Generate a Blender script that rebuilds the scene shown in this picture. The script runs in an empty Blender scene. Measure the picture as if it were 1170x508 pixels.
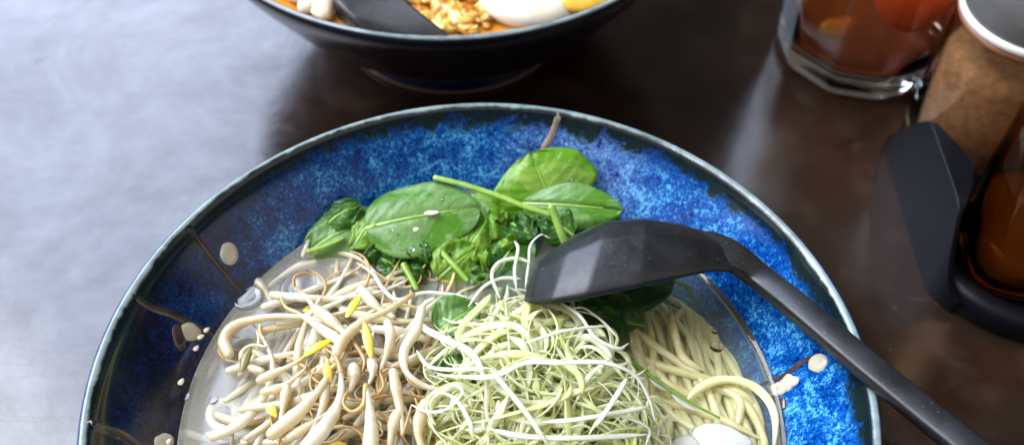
import bpy, bmesh, math, random
from mathutils import Vector, Matrix, noise
random.seed(7)
S = 0.01                                   # all lengths below are centimetres
scene = bpy.context.scene
COL = scene.collection
PI = math.pi

# ------------------------------------------------------------------ camera
F, PITCH, CY, ROLL, H = 1100.8, 0.9286, 321.55, 0.020, 30.88
fwd = Vector((0, math.cos(PITCH), -math.sin(PITCH)))
up0 = Vector((0, math.sin(PITCH), math.cos(PITCH)))
rt0 = Vector((1, 0, 0))
cr, sr = math.cos(ROLL), math.sin(ROLL)
RT = rt0 * cr + up0 * sr
UP = -rt0 * sr + up0 * cr
CAM = Vector((0, 0, H))
cd = bpy.data.cameras.new('camera'); co = bpy.data.objects.new('camera', cd); COL.objects.link(co)
cd.sensor_width = 36; cd.lens = F / 1170 * 36; cd.shift_y = (CY - 254) / 1170
cd.dof.use_dof = True; cd.dof.focus_distance = .285; cd.dof.aperture_fstop = 9.5
cd.clip_start = 0.005; cd.clip_end = 100
co.matrix_world = Matrix(((RT.x, UP.x, -fwd.x, 0), (RT.y, UP.y, -fwd.y, 0), (RT.z, UP.z, -fwd.z, H * S), (0, 0, 0, 1)))
scene.camera = co

def ray(px, py): return RT * (px - 585) + UP * (CY - py) + fwd * F
def P(px, py, z):
    d = ray(px, py); return CAM + d * ((z - H) / d.z)
def Pd(px, py, depth): return CAM + ray(px, py) * (depth / F)
def depth_of(v): return (v - CAM).dot(fwd)

# ------------------------------------------------------------------ materials
class NT:
    def __init__(s, name):
        s.m = bpy.data.materials.new(name); s.m.use_nodes = True
        s.t = s.m.node_tree; s.t.nodes.clear()
        s.out = s.n('ShaderNodeOutputMaterial')
    def n(s, typ, **kw):
        nd = s.t.nodes.new(typ)
        for k, v in kw.items():
            if k.startswith('_'): setattr(nd, k[1:], v)
            else: nd.inputs[k.replace('_', ' ')].default_value = v
        return nd
    def l(s, a, b): s.t.links.new(a, b)
    def math(s, op, a, b=None, c=None):
        nd = s.t.nodes.new('ShaderNodeMath'); nd.operation = op
        for i, v in enumerate((a, b, c)):
            if v is None: continue
            if isinstance(v, (int, float)): nd.inputs[i].default_value = v
            else: s.l(v, nd.inputs[i])
        return nd.outputs[0]
    def ss(s, v, a, b):                    # smooth ramp 0..1 from a to b
        nd = s.t.nodes.new('ShaderNodeMapRange'); nd.interpolation_type = 'SMOOTHSTEP'
        s.l(v, nd.inputs[0]); nd.inputs[1].default_value = a; nd.inputs[2].default_value = b
        return nd.outputs[0]
    def mix(s, f, a, b):
        nd = s.t.nodes.new('ShaderNodeMix'); nd.data_type = 'RGBA'
        for i, v in ((0, f), (6, a), (7, b)):
            if isinstance(v, (int, float)): nd.inputs[i].default_value = v
            elif isinstance(v, tuple): nd.inputs[i].default_value = (*v, 1)
            else: s.l(v, nd.inputs[i])
        return nd.outputs[2]
    def noise(s, vec, scale, detail=3, rough=.5, dist=0):
        nd = s.t.nodes.new('ShaderNodeTexNoise')
        nd.inputs['Scale'].default_value = scale; nd.inputs['Detail'].default_value = detail
        nd.inputs['Roughness'].default_value = rough; nd.inputs['Distortion'].default_value = dist
        if vec is not None: s.l(vec, nd.inputs['Vector'])
        return nd.outputs[0]
    def ocoord(s): return s.n('ShaderNodeTexCoord').outputs['Object']
    def bump(s, h, strength=.3, dist=.001):
        nd = s.t.nodes.new('ShaderNodeBump'); nd.inputs['Strength'].default_value = strength
        nd.inputs['Distance'].default_value = dist; s.l(h, nd.inputs['Height']); return nd.outputs[0]
    def pb(s, color=None, rough=.5, **kw):
        nd = s.n('ShaderNodeBsdfPrincipled')
        if isinstance(color, tuple): nd.inputs['Base Color'].default_value = (*color, 1)
        elif color is not None: s.l(color, nd.inputs['Base Color'])
        if isinstance(rough, (int, float)): nd.inputs['Roughness'].default_value = rough
        else: s.l(rough, nd.inputs['Roughness'])
        for k, v in kw.items():
            i = nd.inputs[k.replace('_', ' ')]
            if isinstance(v, (int, float, tuple)): i.default_value = v
            else: s.l(v, i)
        s.l(nd.outputs[0], s.out.inputs[0]); return nd

def m_table():
    n = NT('table_lacquer'); c = n.ocoord()
    big = n.noise(c, 9, 5, .6, .4); fine = n.noise(c, 90, 6, .7); mid = n.noise(c, 34, 6, .65, .6)
    col = n.mix(n.ss(big, .3, .7), (.008, .0040, .0024), (.017, .0088, .0052))
    scf = n.noise(c, 24, 7, .8, 1.5)
    col = n.mix(n.ss(mid, .45, .75), col, (.028, .016, .011))
    col = n.mix(n.math('MULTIPLY', n.ss(scf, .60, .66), .5), col, (.050, .032, .022))
    # worn, clouded wax film: makes the sheen blotchy
    sp = n.noise(c, 900, 2, .5)
    col = n.mix(n.ss(sp, .74, .80), col, (.13, .09, .08))
    r = n.math('ADD', n.math('MULTIPLY', n.ss(mid, .3, .75), .08), .13)
    r = n.math('ADD', r, n.math('MULTIPLY', n.ss(fine, .35, .75), .05))
    r = n.math('ADD', r, n.math('MULTIPLY', n.ss(big, .35, .7), .04))
    # fine scratches running across the top
    mp = n.n('ShaderNodeMapping'); mp.inputs['Rotation'].default_value = (0, 0, .6); mp.inputs['Scale'].default_value = (12, 380, 1)
    n.l(c, mp.inputs[0]); sc = n.noise(mp.outputs[0], 1.6, 2, .5)
    hh = n.math('ADD', n.math('MULTIPLY', n.ss(mid, .2, .8), 1.0), n.math('MULTIPLY', n.ss(sc, .66, .72), -.16))
    blot = n.noise(c, 16, 8, .72, .5); mp2 = n.n('ShaderNodeMapping'); mp2.inputs['Rotation'].default_value = (0, 0, .9); mp2.inputs['Scale'].default_value = (30, 60, 1)
    n.l(c, mp2.inputs[0]); wipe = n.noise(mp2.outputs[0], 1.0, 6, .7, .3); dots = n.noise(c, 55, 3, .5)
    spec = n.math('ADD', n.math('MULTIPLY', n.ss(blot, .3, .7), .22), n.math('ADD', n.math('MULTIPLY', n.ss(wipe, .3, .7), .08), .42))
    spec = n.math('SUBTRACT', spec, n.math('MULTIPLY', n.ss(dots, .70, .78), .12))
    spec = n.math('SUBTRACT', spec, n.math('MULTIPLY', n.ss(sc, .66, .72), .06))
    n.pb(col, r, IOR=1.55, Specular_IOR_Level=spec, Normal=n.bump(hh, .08, .0010)); return n.m

def m_glaze(name, dark_side=True, seed=0):
    n = NT(name); c = n.ocoord()
    sx = n.n('ShaderNodeSeparateXYZ'); n.l(c, sx.inputs[0]); x, y, z = sx.outputs
    r = n.math('SQRT', n.math('ADD', n.math('MULTIPLY', x, x), n.math('MULTIPLY', y, y)))
    # glaze crawling down the wall: streaks along the slope, broken up
    ang = n.math('ARCTAN2', y, x)
    cv = n.n('ShaderNodeCombineXYZ'); n.l(n.math('MULTIPLY', ang, .10), cv.inputs[0]); n.l(n.math('MULTIPLY', r, .55), cv.inputs[1]); n.l(z, cv.inputs[2])
    streak = n.noise(cv.outputs[0], 900, 5, .75, .7)
    fleck = n.noise(c, 760, 6, .78, .9)
    mid = n.noise(c, 95, 5, .65, .8)
    big = n.noise(c, 26, 4, .55, .5)
    mot = n.math('ADD', n.math('MULTIPLY', streak, .5), n.math('MULTIPLY', fleck, .5))
    # glaze brighter on one side; the dark side mixes its own navy with painted shade
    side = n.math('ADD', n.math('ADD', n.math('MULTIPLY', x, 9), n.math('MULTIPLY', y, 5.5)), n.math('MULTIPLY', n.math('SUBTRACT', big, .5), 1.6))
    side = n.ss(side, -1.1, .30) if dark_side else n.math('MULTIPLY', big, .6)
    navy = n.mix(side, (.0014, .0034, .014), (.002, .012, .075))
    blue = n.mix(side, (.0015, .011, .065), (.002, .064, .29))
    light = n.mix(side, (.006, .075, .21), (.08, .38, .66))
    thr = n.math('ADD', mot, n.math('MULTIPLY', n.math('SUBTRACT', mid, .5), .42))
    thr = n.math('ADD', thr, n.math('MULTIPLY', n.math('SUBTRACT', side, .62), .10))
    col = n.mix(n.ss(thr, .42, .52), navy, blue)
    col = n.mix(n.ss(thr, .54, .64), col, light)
    # pale lilac patch near the far-wall branch, mostly reflection painted into the glaze
    dx = n.math('SUBTRACT', x, .028); dy = n.math('SUBTRACT', y, .088)
    d2 = n.math('ADD', n.math('MULTIPLY', dx, dx), n.math('MULTIPLY', dy, dy))
    bl = n.math('MULTIPLY', n.ss(n.math('SQRT', d2), .034, .006), n.ss(thr, .40, .62))
    if dark_side: col = n.mix(n.math('MULTIPLY', bl, .22), col, (.50, .60, .84))
    # green-black band under the lip, ragged lower edge, pale celadon where glaze thins on the lip
    edge = n.math('ADD', r, n.math('MULTIPLY', n.math('SUBTRACT', mid, .5), .012))
    edge = n.math('ADD', edge, n.math('MULTIPLY', n.math('SUBTRACT', streak, .5), .006))
    band = n.mix(n.ss(mid, .35, .65), (.003, .007, .010), (.008, .018, .018))
    col = n.mix(n.ss(edge, .1030, .1056), col, band)
    lip = n.mix(n.ss(mid, .3, .7), (.12, .17, .17), (.26, .33, .32))
    re = n.math('ADD', r, n.math('MULTIPLY', n.math('SUBTRACT', mid, .5), .0022))
    zr = n.ss(z, .0738, .0752)
    col = n.mix(n.math('MULTIPLY', n.ss(re, .1071, .1078), zr), col, lip)
    outw = n.ss(r, .1088, .1095)
    col = n.mix(outw, col, (.006, .018, .11) if dark_side else (.008, .011, .022))
    # outside wall
    geo = n.n('ShaderNodeAttribute'); geo.attribute_name = 'outer'
    ext = n.mix(n.ss(big, .3, .7), (.0028, .0035, .010), (.006, .009, .024))
    ext = n.mix(n.ss(z, .069, .074), ext, (.006, .020, .12) if dark_side else (.006, .009, .022))
    ext = n.mix(n.ss(z, .012, .009), ext, (.003, .010, .045))
    ext = n.mix(n.ss(z, .0028, .0016), ext, (.20, .13, .085))
    col = n.mix(geo.outputs['Fac'], col, ext)
    bh = n.math('ADD', n.math('MULTIPLY', mid, .6), n.math('MULTIPLY', mot, .4))
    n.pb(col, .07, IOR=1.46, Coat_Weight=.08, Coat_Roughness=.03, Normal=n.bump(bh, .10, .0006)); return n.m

def m_simple(name, col, rough=.4, var=.15, scale=120, **kw):
    n = NT(name); c = n.ocoord(); f = n.noise(c, scale, 4, .6, .3)
    dk = tuple(v * (1 - var) for v in col); lt = tuple(min(1, v * (1 + var)) for v in col)
    cc = n.mix(n.ss(f, .3, .7), dk, lt)
    n.pb(cc, rough, Normal=n.bump(f, .15, .0004), **kw); return n.m

def m_strand(name, cols, rough=.3, sss=.35, scale=170, ior=1.4, radius=(.004, .003, .002), coat=.4, trans=0, glow=0, tips=False):
    """cols: a list of colours picked per object, softened by streaks along it."""
    n = NT(name); c = n.ocoord(); oi = n.n('ShaderNodeObjectInfo')
    rp = n.n('ShaderNodeValToRGB'); el = rp.color_ramp.elements
    while len(el) < len(cols): el.new(.5)
    for i, cc in enumerate(cols): el[i].position = i / (len(cols) - 1); el[i].color = (*cc, 1)
    n.l(oi.outputs['Random'], rp.inputs[0])
    f = n.noise(c, scale, 3, .55, .4); g = n.noise(c, scale * 5, 3, .6)
    col = n.mix(n.math('MULTIPLY', n.ss(f, .45, .70), .55), rp.outputs[0], tuple(v * k for v, k in zip(cols[0], (.82, .72, .62))))
    if tips:
        at = n.n('ShaderNodeAttribute'); at.attribute_name = 'along'; a_ = n.math('ADD', at.outputs['Fac'], n.math('MULTIPLY', n.math('SUBTRACT', f, .5), .5))
        mp = n.n('ShaderNodeMapping'); mp.inputs['Scale'].default_value = (1, 1, 1); big = n.noise(c, 60, 4, .7, .5)
        col = n.mix(n.math('MULTIPLY', n.ss(a_, .78, 1.02), .8), col, (.46, .27, .11))
        col = n.mix(n.math('MULTIPLY', n.ss(a_, .10, -.02), .5), col, (.60, .50, .22))
        col = n.mix(n.math('MULTIPLY', n.ss(big, .56, .68), .35), col, (.62, .48, .22))
        col = n.mix(n.math('MULTIPLY', n.ss(g, .66, .72), .4), col, (.95, .93, .86))
    n.pb(col, n.math('ADD', n.math('MULTIPLY', g, .2), rough - .1), IOR=ior, Subsurface_Weight=sss, Subsurface_Radius=radius, Subsurface_Scale=1.0, Transmission_Weight=trans,
         Coat_Weight=coat, Coat_Roughness=.08, Normal=n.bump(g, .12, .0003))
    if glow:
        p = n.out.inputs[0].links[0].from_socket; tr = n.n('ShaderNodeBsdfTranslucent'); n.l(col, tr.inputs[0])
        mx = n.n('ShaderNodeMixShader'); mx.inputs[0].default_value = glow; n.l(p, mx.inputs[1]); n.l(tr.outputs[0], mx.inputs[2]); n.l(mx.outputs[0], n.out.inputs[0])
    return n.m

def m_leaf(name, base, dark):
    n = NT(name); at = n.n('ShaderNodeAttribute'); at.attribute_name = 'uv2'; uv = at.outputs['Vector']
    sx = n.n('ShaderNodeSeparateXYZ'); n.l(uv, sx.inputs[0]); u, v = sx.outputs[0], sx.outputs[1]
    c = n.ocoord(); oi = n.n('ShaderNodeObjectInfo')
    f = n.noise(c, 85, 4, .6, .5); g = n.noise(c, 420, 4, .6)
    av = n.math('ABSOLUTE', v)
    # side veins leave the midrib at an angle
    ph = n.math('ADD', n.math('MULTIPLY', n.math('SUBTRACT', u, n.math('MULTIPLY', av, .38)), 6.5), n.math('MULTIPLY', n.math('SUBTRACT', f, .5), 1.1))
    fr = n.math('ABSOLUTE', n.math('SUBTRACT', n.math('FRACT', ph), .5))
    vein = n.math('MULTIPLY', n.ss(fr, .05, .0), n.ss(av, .95, .3))
    rib = n.ss(av, .055, .02)
    vn = n.math('MAXIMUM', vein, rib)
    vo = n.n('ShaderNodeTexVoronoi'); vo.feature = 'DISTANCE_TO_EDGE'; vo.inputs['Scale'].default_value = 420; n.l(c, vo.inputs['Vector'])
    cell = n.ss(vo.outputs['Distance'], .0, .20)
    col = n.mix(n.ss(f, .32, .70), base, dark)
    col = n.mix(n.math('MULTIPLY', n.math('SUBTRACT', 1.0, cell), .18), col, (.16, .30, .06))
    col = n.mix(n.math('MULTIPLY', vn, .42), col, (.24, .42, .08))
    waxy = n.noise(c, 150, 5, .65, .8)
    col = n.mix(n.math('MULTIPLY', n.ss(waxy, .42, .66), .30), col, (base[0] * 1.25 + .03, base[1] * 1.12 + .02, base[2] * 1.6 + .03))
    wet = n.ss(n.noise(c, 62, 4, .55, .8), .53, .56)
    col = n.mix(wet, col, n.mix(.5, dark, (base[0] * .42, base[1] * .72, base[2] * .10)))
    h = n.math('ADD', n.math('MULTIPLY', cell, .14), n.math('MULTIPLY', vn, -1.0))
    h = n.math('ADD', h, n.math('MULTIPLY', f, 1.2))
    p = n.pb(col, n.math('ADD', n.math('MULTIPLY', n.math('SUBTRACT', 1.0, wet), .26), .13), IOR=1.45, Coat_Weight=.25, Coat_Roughness=.1, Normal=n.bump(h, .38, .0010))
    tr = n.n('ShaderNodeBsdfTranslucent'); n.l(n.mix(.5, col, (.25, .55, .03)), tr.inputs[0])
    mx = n.n('ShaderNodeMixShader'); mx.inputs[0].default_value = .38
    n.l(p.outputs[0], mx.inputs[1]); n.l(tr.outputs[0], mx.inputs[2]); n.l(mx.outputs[0], n.out.inputs[0]); return n.m

def m_liquid(name, film, film_amt, refl=1.33, vol=None, rip=.25, ripscale=60, grad=None):
    """a wet surface one sees into: clear with a starchy film, and cloud below it"""
    n = NT(name); c = n.ocoord()
    f = n.noise(c, 22, 3, .5, .6); w = n.noise(c, ripscale, 3, .5, .6)
    nb = n.bump(w, rip, .0012)
    fr = n.n('ShaderNodeFresnel', IOR=refl); n.l(nb, fr.inputs['Normal'])
    gl = n.n('ShaderNodeBsdfGlossy', Roughness=.03); n.l(nb, gl.inputs['Normal'])
    tp = n.n('ShaderNodeBsdfTransparent'); df = n.n('ShaderNodeBsdfDiffuse', Color=(*film, 1))
    a = n.math('MULTIPLY', n.math('ADD', n.math('MULTIPLY', n.ss(f, .25, .75), .35), .65), film_amt)
    if grad:
        sx = n.n('ShaderNodeSeparateXYZ'); n.l(c, sx.inputs[0])
        a = n.math('MULTIPLY', a, n.math('ADD', n.math('MULTIPLY', n.ss(sx.outputs[0], grad[1], grad[0]), 1 - grad[2]), grad[2]))
    m1 = n.n('ShaderNodeMixShader'); n.l(a, m1.inputs[0]); n.l(tp.outputs[0], m1.inputs[1]); n.l(df.outputs[0], m1.inputs[2])
    m2 = n.n('ShaderNodeMixShader'); n.l(n.math('MINIMUM', n.math('MULTIPLY', fr.outputs[0], 1.8), 1.0), m2.inputs[0]); n.l(m1.outputs[0], m2.inputs[1]); n.l(gl.outputs[0], m2.inputs[2])
    n.l(m2.outputs[0], n.out.inputs[0])
    if vol:
        v = n.n('ShaderNodeAddShader'); sc_ = n.n('ShaderNodeVolumeScatter', Color=(*vol[0], 1), Density=vol[1], Anisotropy=.2)
        ab = n.n('ShaderNodeVolumeAbsorption', Color=(*vol[2], 1), Density=vol[3] if len(vol) > 3 else vol[1])
        n.l(sc_.outputs[0], v.inputs[0]); n.l(ab.outputs[0], v.inputs[1])
        n.l(v.outputs[0], n.out.inputs['Volume'])
    return n.m

def m_glass(name, col=(1, 1, 1), rough=.0, ior=1.47, vol=None):
    n = NT(name); c = n.ocoord(); w = n.noise(c, 70, 2, .5)
    g = n.n('ShaderNodeBsdfGlass', Roughness=rough, IOR=ior, Color=(*col, 1)); n.l(n.bump(w, .12, .0015), g.inputs['Normal'])
    n.l(g.outputs[0], n.out.inputs[0])
    if vol:
        v = n.n('ShaderNodeVolumeAbsorption', Color=(*vol[0], 1), Density=vol[1]); n.l(v.outputs[0], n.out.inputs['Volume'])
    return n.m

def m_plastic():
    n = NT('black_melamine'); c = n.ocoord(); f = n.noise(c, 260, 5, .7); g = n.noise(c, 60, 4, .6, .4)
    sp = n.noise(c, 1300, 2, .5)
    mp = n.n('ShaderNodeMapping'); mp.inputs['Rotation'].default_value = (0, .3, .5); mp.inputs['Scale'].default_value = (60, 1500, 300)
    n.l(c, mp.inputs[0]); sc = n.noise(mp.outputs[0], 1.3, 2)
    col = n.mix(n.ss(g, .3, .7), (.006, .0068, .008), (.012, .013, .015))
    col = n.mix(n.ss(sp, .71, .76), col, (.16, .16, .165))
    col = n.mix(n.math('MULTIPLY', n.ss(sc, .70, .76), .3), col, (.14, .14, .15))
    r = n.math('ADD', n.math('MULTIPLY', n.ss(g, .3, .7), .14), n.math('ADD', n.math('MULTIPLY', f, .18), .24))
    n.pb(col, r, IOR=1.48, Normal=n.bump(f, .22, .0004)); return n.m

M = dict(
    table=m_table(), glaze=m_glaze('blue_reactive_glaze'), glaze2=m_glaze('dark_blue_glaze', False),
    slip=m_simple('cream_slip', (.50, .47, .36), .12, .10, 300, Coat_Weight=.5),
    brown=m_simple('iron_brown_line', (.045, .030, .028), .15, .4, 200, Coat_Weight=.4),
    tan=m_simple('tan_line', (.27, .22, .17), .18, .35, 200, Coat_Weight=.4),
    black=m_plastic(),
    noodle=m_strand('wheat_noodle', [(.82, .74, .38), (.86, .80, .47), (.88, .84, .56)], .30, .35),
    stem=m_strand('sprout_stem', [(.72, .58, .33), (.82, .74, .52), (.88, .85, .72), (.77, .65, .40), (.85, .80, .63)], .22, .45, 90, coat=.5, radius=(.005, .004, .0025), trans=.10, glow=.22, tips=True),
    root=m_strand('sprout_root', [(.40, .23, .07), (.54, .36, .13), (.66, .50, .24)], .35, .4, 200),
    bean=m_strand('sprout_bean', [(.80, .58, .05), (.72, .55, .14), (.85, .66, .02)], .3, .2, 200),
    husk=m_simple('olive_husk', (.16, .14, .04), .25, .4, 160),
    shred=m_strand('leek_flesh', [(.86, .90, .36), (.93, .94, .68), (.88, .92, .48), (.95, .96, .80), (.84, .89, .40), (.93, .94, .72)], .3, .4, 120, coat=.3, glow=.42),
    shredw=m_strand('leek_white', [(.88, .90, .68), (.92, .93, .80)], .28, .35, 120, coat=.4, glow=.25),
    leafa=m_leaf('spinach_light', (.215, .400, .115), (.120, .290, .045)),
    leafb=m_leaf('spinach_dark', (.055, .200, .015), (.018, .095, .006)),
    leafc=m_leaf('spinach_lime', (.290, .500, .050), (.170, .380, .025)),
    rib=m_strand('spinach_stalk', [(.20, .38, .05), (.28, .46, .09)], .25, .25, 200),
    chive=m_strand('chive_green', [(.10, .28, .02), (.16, .36, .04)], .22, .2, 200),
    seed=m_simple('sesame', (.82, .76, .60), .35, .12, 500),
    white=m_strand('white_slice', [(.56, .57, .50), (.60, .61, .54)], .15, .8, 60, radius=(.006, .006, .005)),
    egg=m_strand('egg_white', [(.86, .82, .68), (.88, .84, .70)], .2, .4, 60),
    tofu=m_strand('cream_tofu', [(.78, .62, .42), (.80, .68, .50)], .3, .3, 90),
    yolk=m_strand('egg_yolk', [(.85, .48, .04), (.88, .55, .08)], .25, .3, 90),
    meat=m_strand('minced_meat', [(.62, .20, .02), (.80, .40, .05), (.85, .52, .14), (.90, .62, .10)], .22, .3, 160, coat=.8),
    broth=m_liquid('clear_broth', (.80, .77, .66), .32, 1.36, ((1, 1, 1), 30, (.66, .84, .34), 26), .22, 38, (-.05, .045, .05)),
    orange=m_liquid('chilli_broth', (.72, .30, .03), .85, 1.36, None, .4, 90),
    bubble=m_liquid('oil_drop', (1, 1, 1), 0, 1.42, None, .0, 60),
    caddy=m_simple('black_caddy_plastic', (.003, .0035, .005), .36, .2, 200, IOR=1.30, Specular_IOR_Level=.3),
    glass=m_glass('clear_glass', (.97, .98, .97)),
    tea=m_liquid('iced_tea', (.5, .3, .1), 0, 1.2, ((1, .45, .08), 14, (.80, .26, .02), 30), .2, 60),
    soy=m_liquid('amber_sauce', (.3, .15, .03), 0, 1.2, ((1, .48, .12), 110, (.85, .34, .05), 26), .2, 60),
    sauceglass=m_glass('tinted_glass', (.93, .90, .84), .02), amberglass=m_glass('sauce_stained_glass', (.80, .58, .34), .04),
    clearcap=m_simple('frosted_plastic', (.36, .37, .37), .12, .1, 60, Transmission_Weight=.75, IOR=1.3),
    fruit=m_strand('red_fruit', [(.85, .12, .02), (.85, .16, .03)], .3, .3, 60),
    powder=m_simple('pepper_powder', (.42, .23, .12), .8, .25, 260),
    ringred=m_simple('red_seal', (.30, .12, .06), .3, .2, 200),
    capwhite=m_simple('white_plastic', (.75, .74, .70), .25, .05, 200),
)

# ------------------------------------------------------------------ mesh helpers
class MB:
    def __init__(s): s.v = []; s.f = []; s.mi = []
    def add(s, vs, fs, mi=0):
        o = len(s.v); s.v += [Vector(v) for v in vs]; s.f += [[i + o for i in f] for f in fs]; s.mi += [mi] * len(fs)
    def build(s, name, mats, parent=None, origin=None, smooth=True, attrs=None):
        origin = Vector(origin) if origin is not None else Vector((0, 0, 0))
        me = bpy.data.meshes.new(name)
        me.from_pydata([((v - origin) * S)[:] for v in s.v], [], s.f); me.update()
        for m in (mats if isinstance(mats, (list, tuple)) else [mats]): me.materials.append(m)
        for p, i in zip(me.polygons, s.mi): p.material_index = i; p.use_smooth = smooth
        o = bpy.data.objects.new(name, me); COL.objects.link(o)
        if parent: o.parent = parent
        else: o.location = origin * S
        return o

def tag(o, label, cat, group=None, kind=None):
    if label: o['label'] = label
    if cat: o['category'] = cat
    if group: o['group'] = group
    if kind: o['kind'] = kind
    return o
def empty(name, loc):
    o = bpy.data.objects.new(name, None); COL.objects.link(o); o.location = Vector(loc) * S; o.empty_display_size = .01; return o

def smooth_path(pts, n):
    """Catmull-Rom through pts, n samples"""
    pts = [Vector(p) for p in pts]
    if len(pts) == 2: return [pts[0].lerp(pts[1], i / (n - 1)) for i in range(n)]
    q = [pts[0] * 2 - pts[1]] + pts + [pts[-1] * 2 - pts[-2]]
    out = []; m = len(pts) - 1
    for i in range(n):
        t = i / (n - 1) * m; k = min(int(t), m - 1); t -= k
        a, b, c, d = q[k:k + 4]
        out.append(.5 * ((2 * b) + (c - a) * t + (2 * a - 5 * b + 4 * c - d) * t * t + (3 * b - a - 3 * c + d) * t ** 3))
    return out

def sweep(mb, path, ra, rb=None, seg=8, twist=0, up=Vector((0, 0, 1)), mi=0, power=2, roundcap=True):
    """closed tube along path; ra(t) sideways radius, rb(t) radius along the normal"""
    n = len(path); fa = ra if callable(ra) else (lambda t: ra); rb = ra if rb is None else rb
    fb = rb if callable(rb) else (lambda t: rb)
    vs = []; nrm = Vector(up)
    tans = [(path[min(i + 1, n - 1)] - path[max(i - 1, 0)]).normalized() for i in range(n)]
    rings = []
    for i in range(n):
        t = tans[i]; nrm = (nrm - t * nrm.dot(t))
        if nrm.length < 1e-4: nrm = t.orthogonal()
        nrm.normalize(); side = t.cross(nrm)
        u = i / (n - 1); a = twist(u) if callable(twist) else twist * u
        s2 = side * math.cos(a) + nrm * math.sin(a); n2 = nrm * math.cos(a) - side * math.sin(a)
        rings.append((path[i], s2, n2, fa(u), fb(u), t))
    full = []
    if roundcap:
        p, s2, n2, a, b, t = rings[0]; m = min(a, b)
        full += [(p - t * m * .8, s2, n2, a * .35, b * .35), (p - t * m * .5, s2, n2, a * .8, b * .8)]
    full += [r[:5] for r in rings]
    if roundcap:
        p, s2, n2, a, b, t = rings[-1]; m = min(a, b)
        full += [(p + t * m * .5, s2, n2, a * .8, b * .8), (p + t * m * .8, s2, n2, a * .35, b * .35)]
    for p, s2, n2, a, b in full:
        for k in range(seg):
            th = 2 * PI * k / seg; c, s_ = math.cos(th), math.sin(th)
            if power != 2:
                c = math.copysign(abs(c) ** (2 / power), c); s_ = math.copysign(abs(s_) ** (2 / power), s_)
            vs.append(p + s2 * (c * a) + n2 * (s_ * b))
    N = len(full); fs = []
    for i in range(N - 1):
        for k in range(seg):
            k2 = (k + 1) % seg
            fs.append([i * seg + k, i * seg + k2, (i + 1) * seg + k2, (i + 1) * seg + k])
    fs.append(list(range(seg))[::-1]); fs.append([(N - 1) * seg + k for k in range(seg)])
    mb.add(vs, fs, mi)

def lathe(mb, prof, seg=64, c=(0, 0), mi=0, shape=None, closed=False):
    """prof: (r, z) list, from bottom to top outside = outward faces when r goes up on the outside"""
    vs = []; idx = []
    for r, z in prof:
        if r < 1e-6: idx.append([len(vs)]); vs.append((c[0], c[1], z)); continue
        row = []
        for k in range(seg):
            a = 2 * PI * k / seg; q = shape(a) if shape else 1
            row.append(len(vs)); vs.append((c[0] + r * q * math.cos(a), c[1] + r * q * math.sin(a), z))
        idx.append(row)
    fs = []; L = list(range(len(idx) - 1))
    pairs = [(idx[i], idx[i + 1]) for i in L] + ([(idx[-1], idx[0])] if closed else [])
    for A, B in pairs:
        for k in range(seg):
            k2 = (k + 1) % seg
            if len(A) == 1 and len(B) == 1: continue
            if len(A) == 1: fs.append([A[0], B[k2], B[k]])
            elif len(B) == 1: fs.append([A[k], A[k2], B[0]])
            else: fs.append([A[k], A[k2], B[k2], B[k]])
    mb.add(vs, fs, mi)

def blob(mb, c, rx, ry, rz, rot=0, seed=0, amp=.12, freq=1.2, nu=16, nv=10, mi=0, tilt=None):
    R = Matrix.Rotation(rot, 3, 'Z')
    if tilt: R = R @ Matrix.Rotation(tilt, 3, 'X')
    vs = [];
    for j in range(nv + 1):
        th = PI * j / nv
        for i in range(nu):
            ph = 2 * PI * i / nu
            d = Vector((math.sin(th) * math.cos(ph), math.sin(th) * math.sin(ph), math.cos(th)))
            k = 1 + amp * noise.noise(d * freq + Vector((seed * 3.1, seed, 0)))
            vs.append(Vector(c) + R @ Vector((d.x * rx * k, d.y * ry * k, d.z * rz * k)))
    fs = [[j * nu + i, (j + 1) * nu + i, (j + 1) * nu + (i + 1) % nu, j * nu + (i + 1) % nu] for j in range(nv) for i in range(nu)]
    mb.add(vs, fs, mi)
def clean(o):
    bm = bmesh.new(); bm.from_mesh(o.data); bmesh.ops.remove_doubles(bm, verts=bm.verts, dist=1e-6)
    bmesh.ops.recalc_face_normals(bm, faces=bm.faces); bm.to_mesh(o.data); bm.free(); return o

# ------------------------------------------------------------------ table
mb = MB(); mb.add([(-90, -60, 0), (90, -60, 0), (90, 120, 0), (-90, 120, 0), (-90, -60, -3), (90, -60, -3), (90, 120, -3), (-90, 120, -3)],
                  [[0, 1, 2, 3], [7, 6, 5, 4], [0, 4, 5, 1], [1, 5, 6, 2], [2, 6, 7, 3], [3, 7, 4, 0]])
tag(mb.build('table', M['table'], smooth=False), 'dark brown lacquered table top under the bowls, glass and bottles', 'table', kind='structure')

# ------------------------------------------------------------------ bowls
C1 = Vector((-0.76, 14.13, 0)); C2 = Vector((-3.19, 39.32, 0))
INNER = [(0, 1.15), (1.5, 1.18), (3.2, 1.42), (4.8, 2.0), (6.3, 2.85), (7.6, 3.85), (8.7, 4.98), (9.5, 5.95), (10.1, 6.75), (10.45, 7.25), (10.58, 7.50), (10.66, 7.64)]
LIP = [(10.73, 7.72), (10.82, 7.76), (10.91, 7.745), (10.98, 7.67), (11.0, 7.56)]
OUTER = [(10.97, 7.4), (10.85, 7.1), (10.45, 6.4), (9.75, 5.35), (8.9, 4.2), (7.9, 3.05), (6.9, 2.05), (6.05, 1.38), (5.55, 1.12), (5.35, .95), (5.38, .5), (5.45, .12), (5.35, 0)]
FOOT = [(5.05, 0), (4.9, .12), (4.8, .6), (0, .65)]
def wobble(a): return 1 + .0025 * math.sin(2 * a + .6) + .0015 * math.sin(5 * a)
def prof_smooth(pr, n):
    return [(p.x, p.y) for p in smooth_path([Vector((a, b, 0)) for a, b in pr], n)]
pin = prof_smooth(INNER, 46); pin[0] = (0, INNER[0][1])
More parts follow.
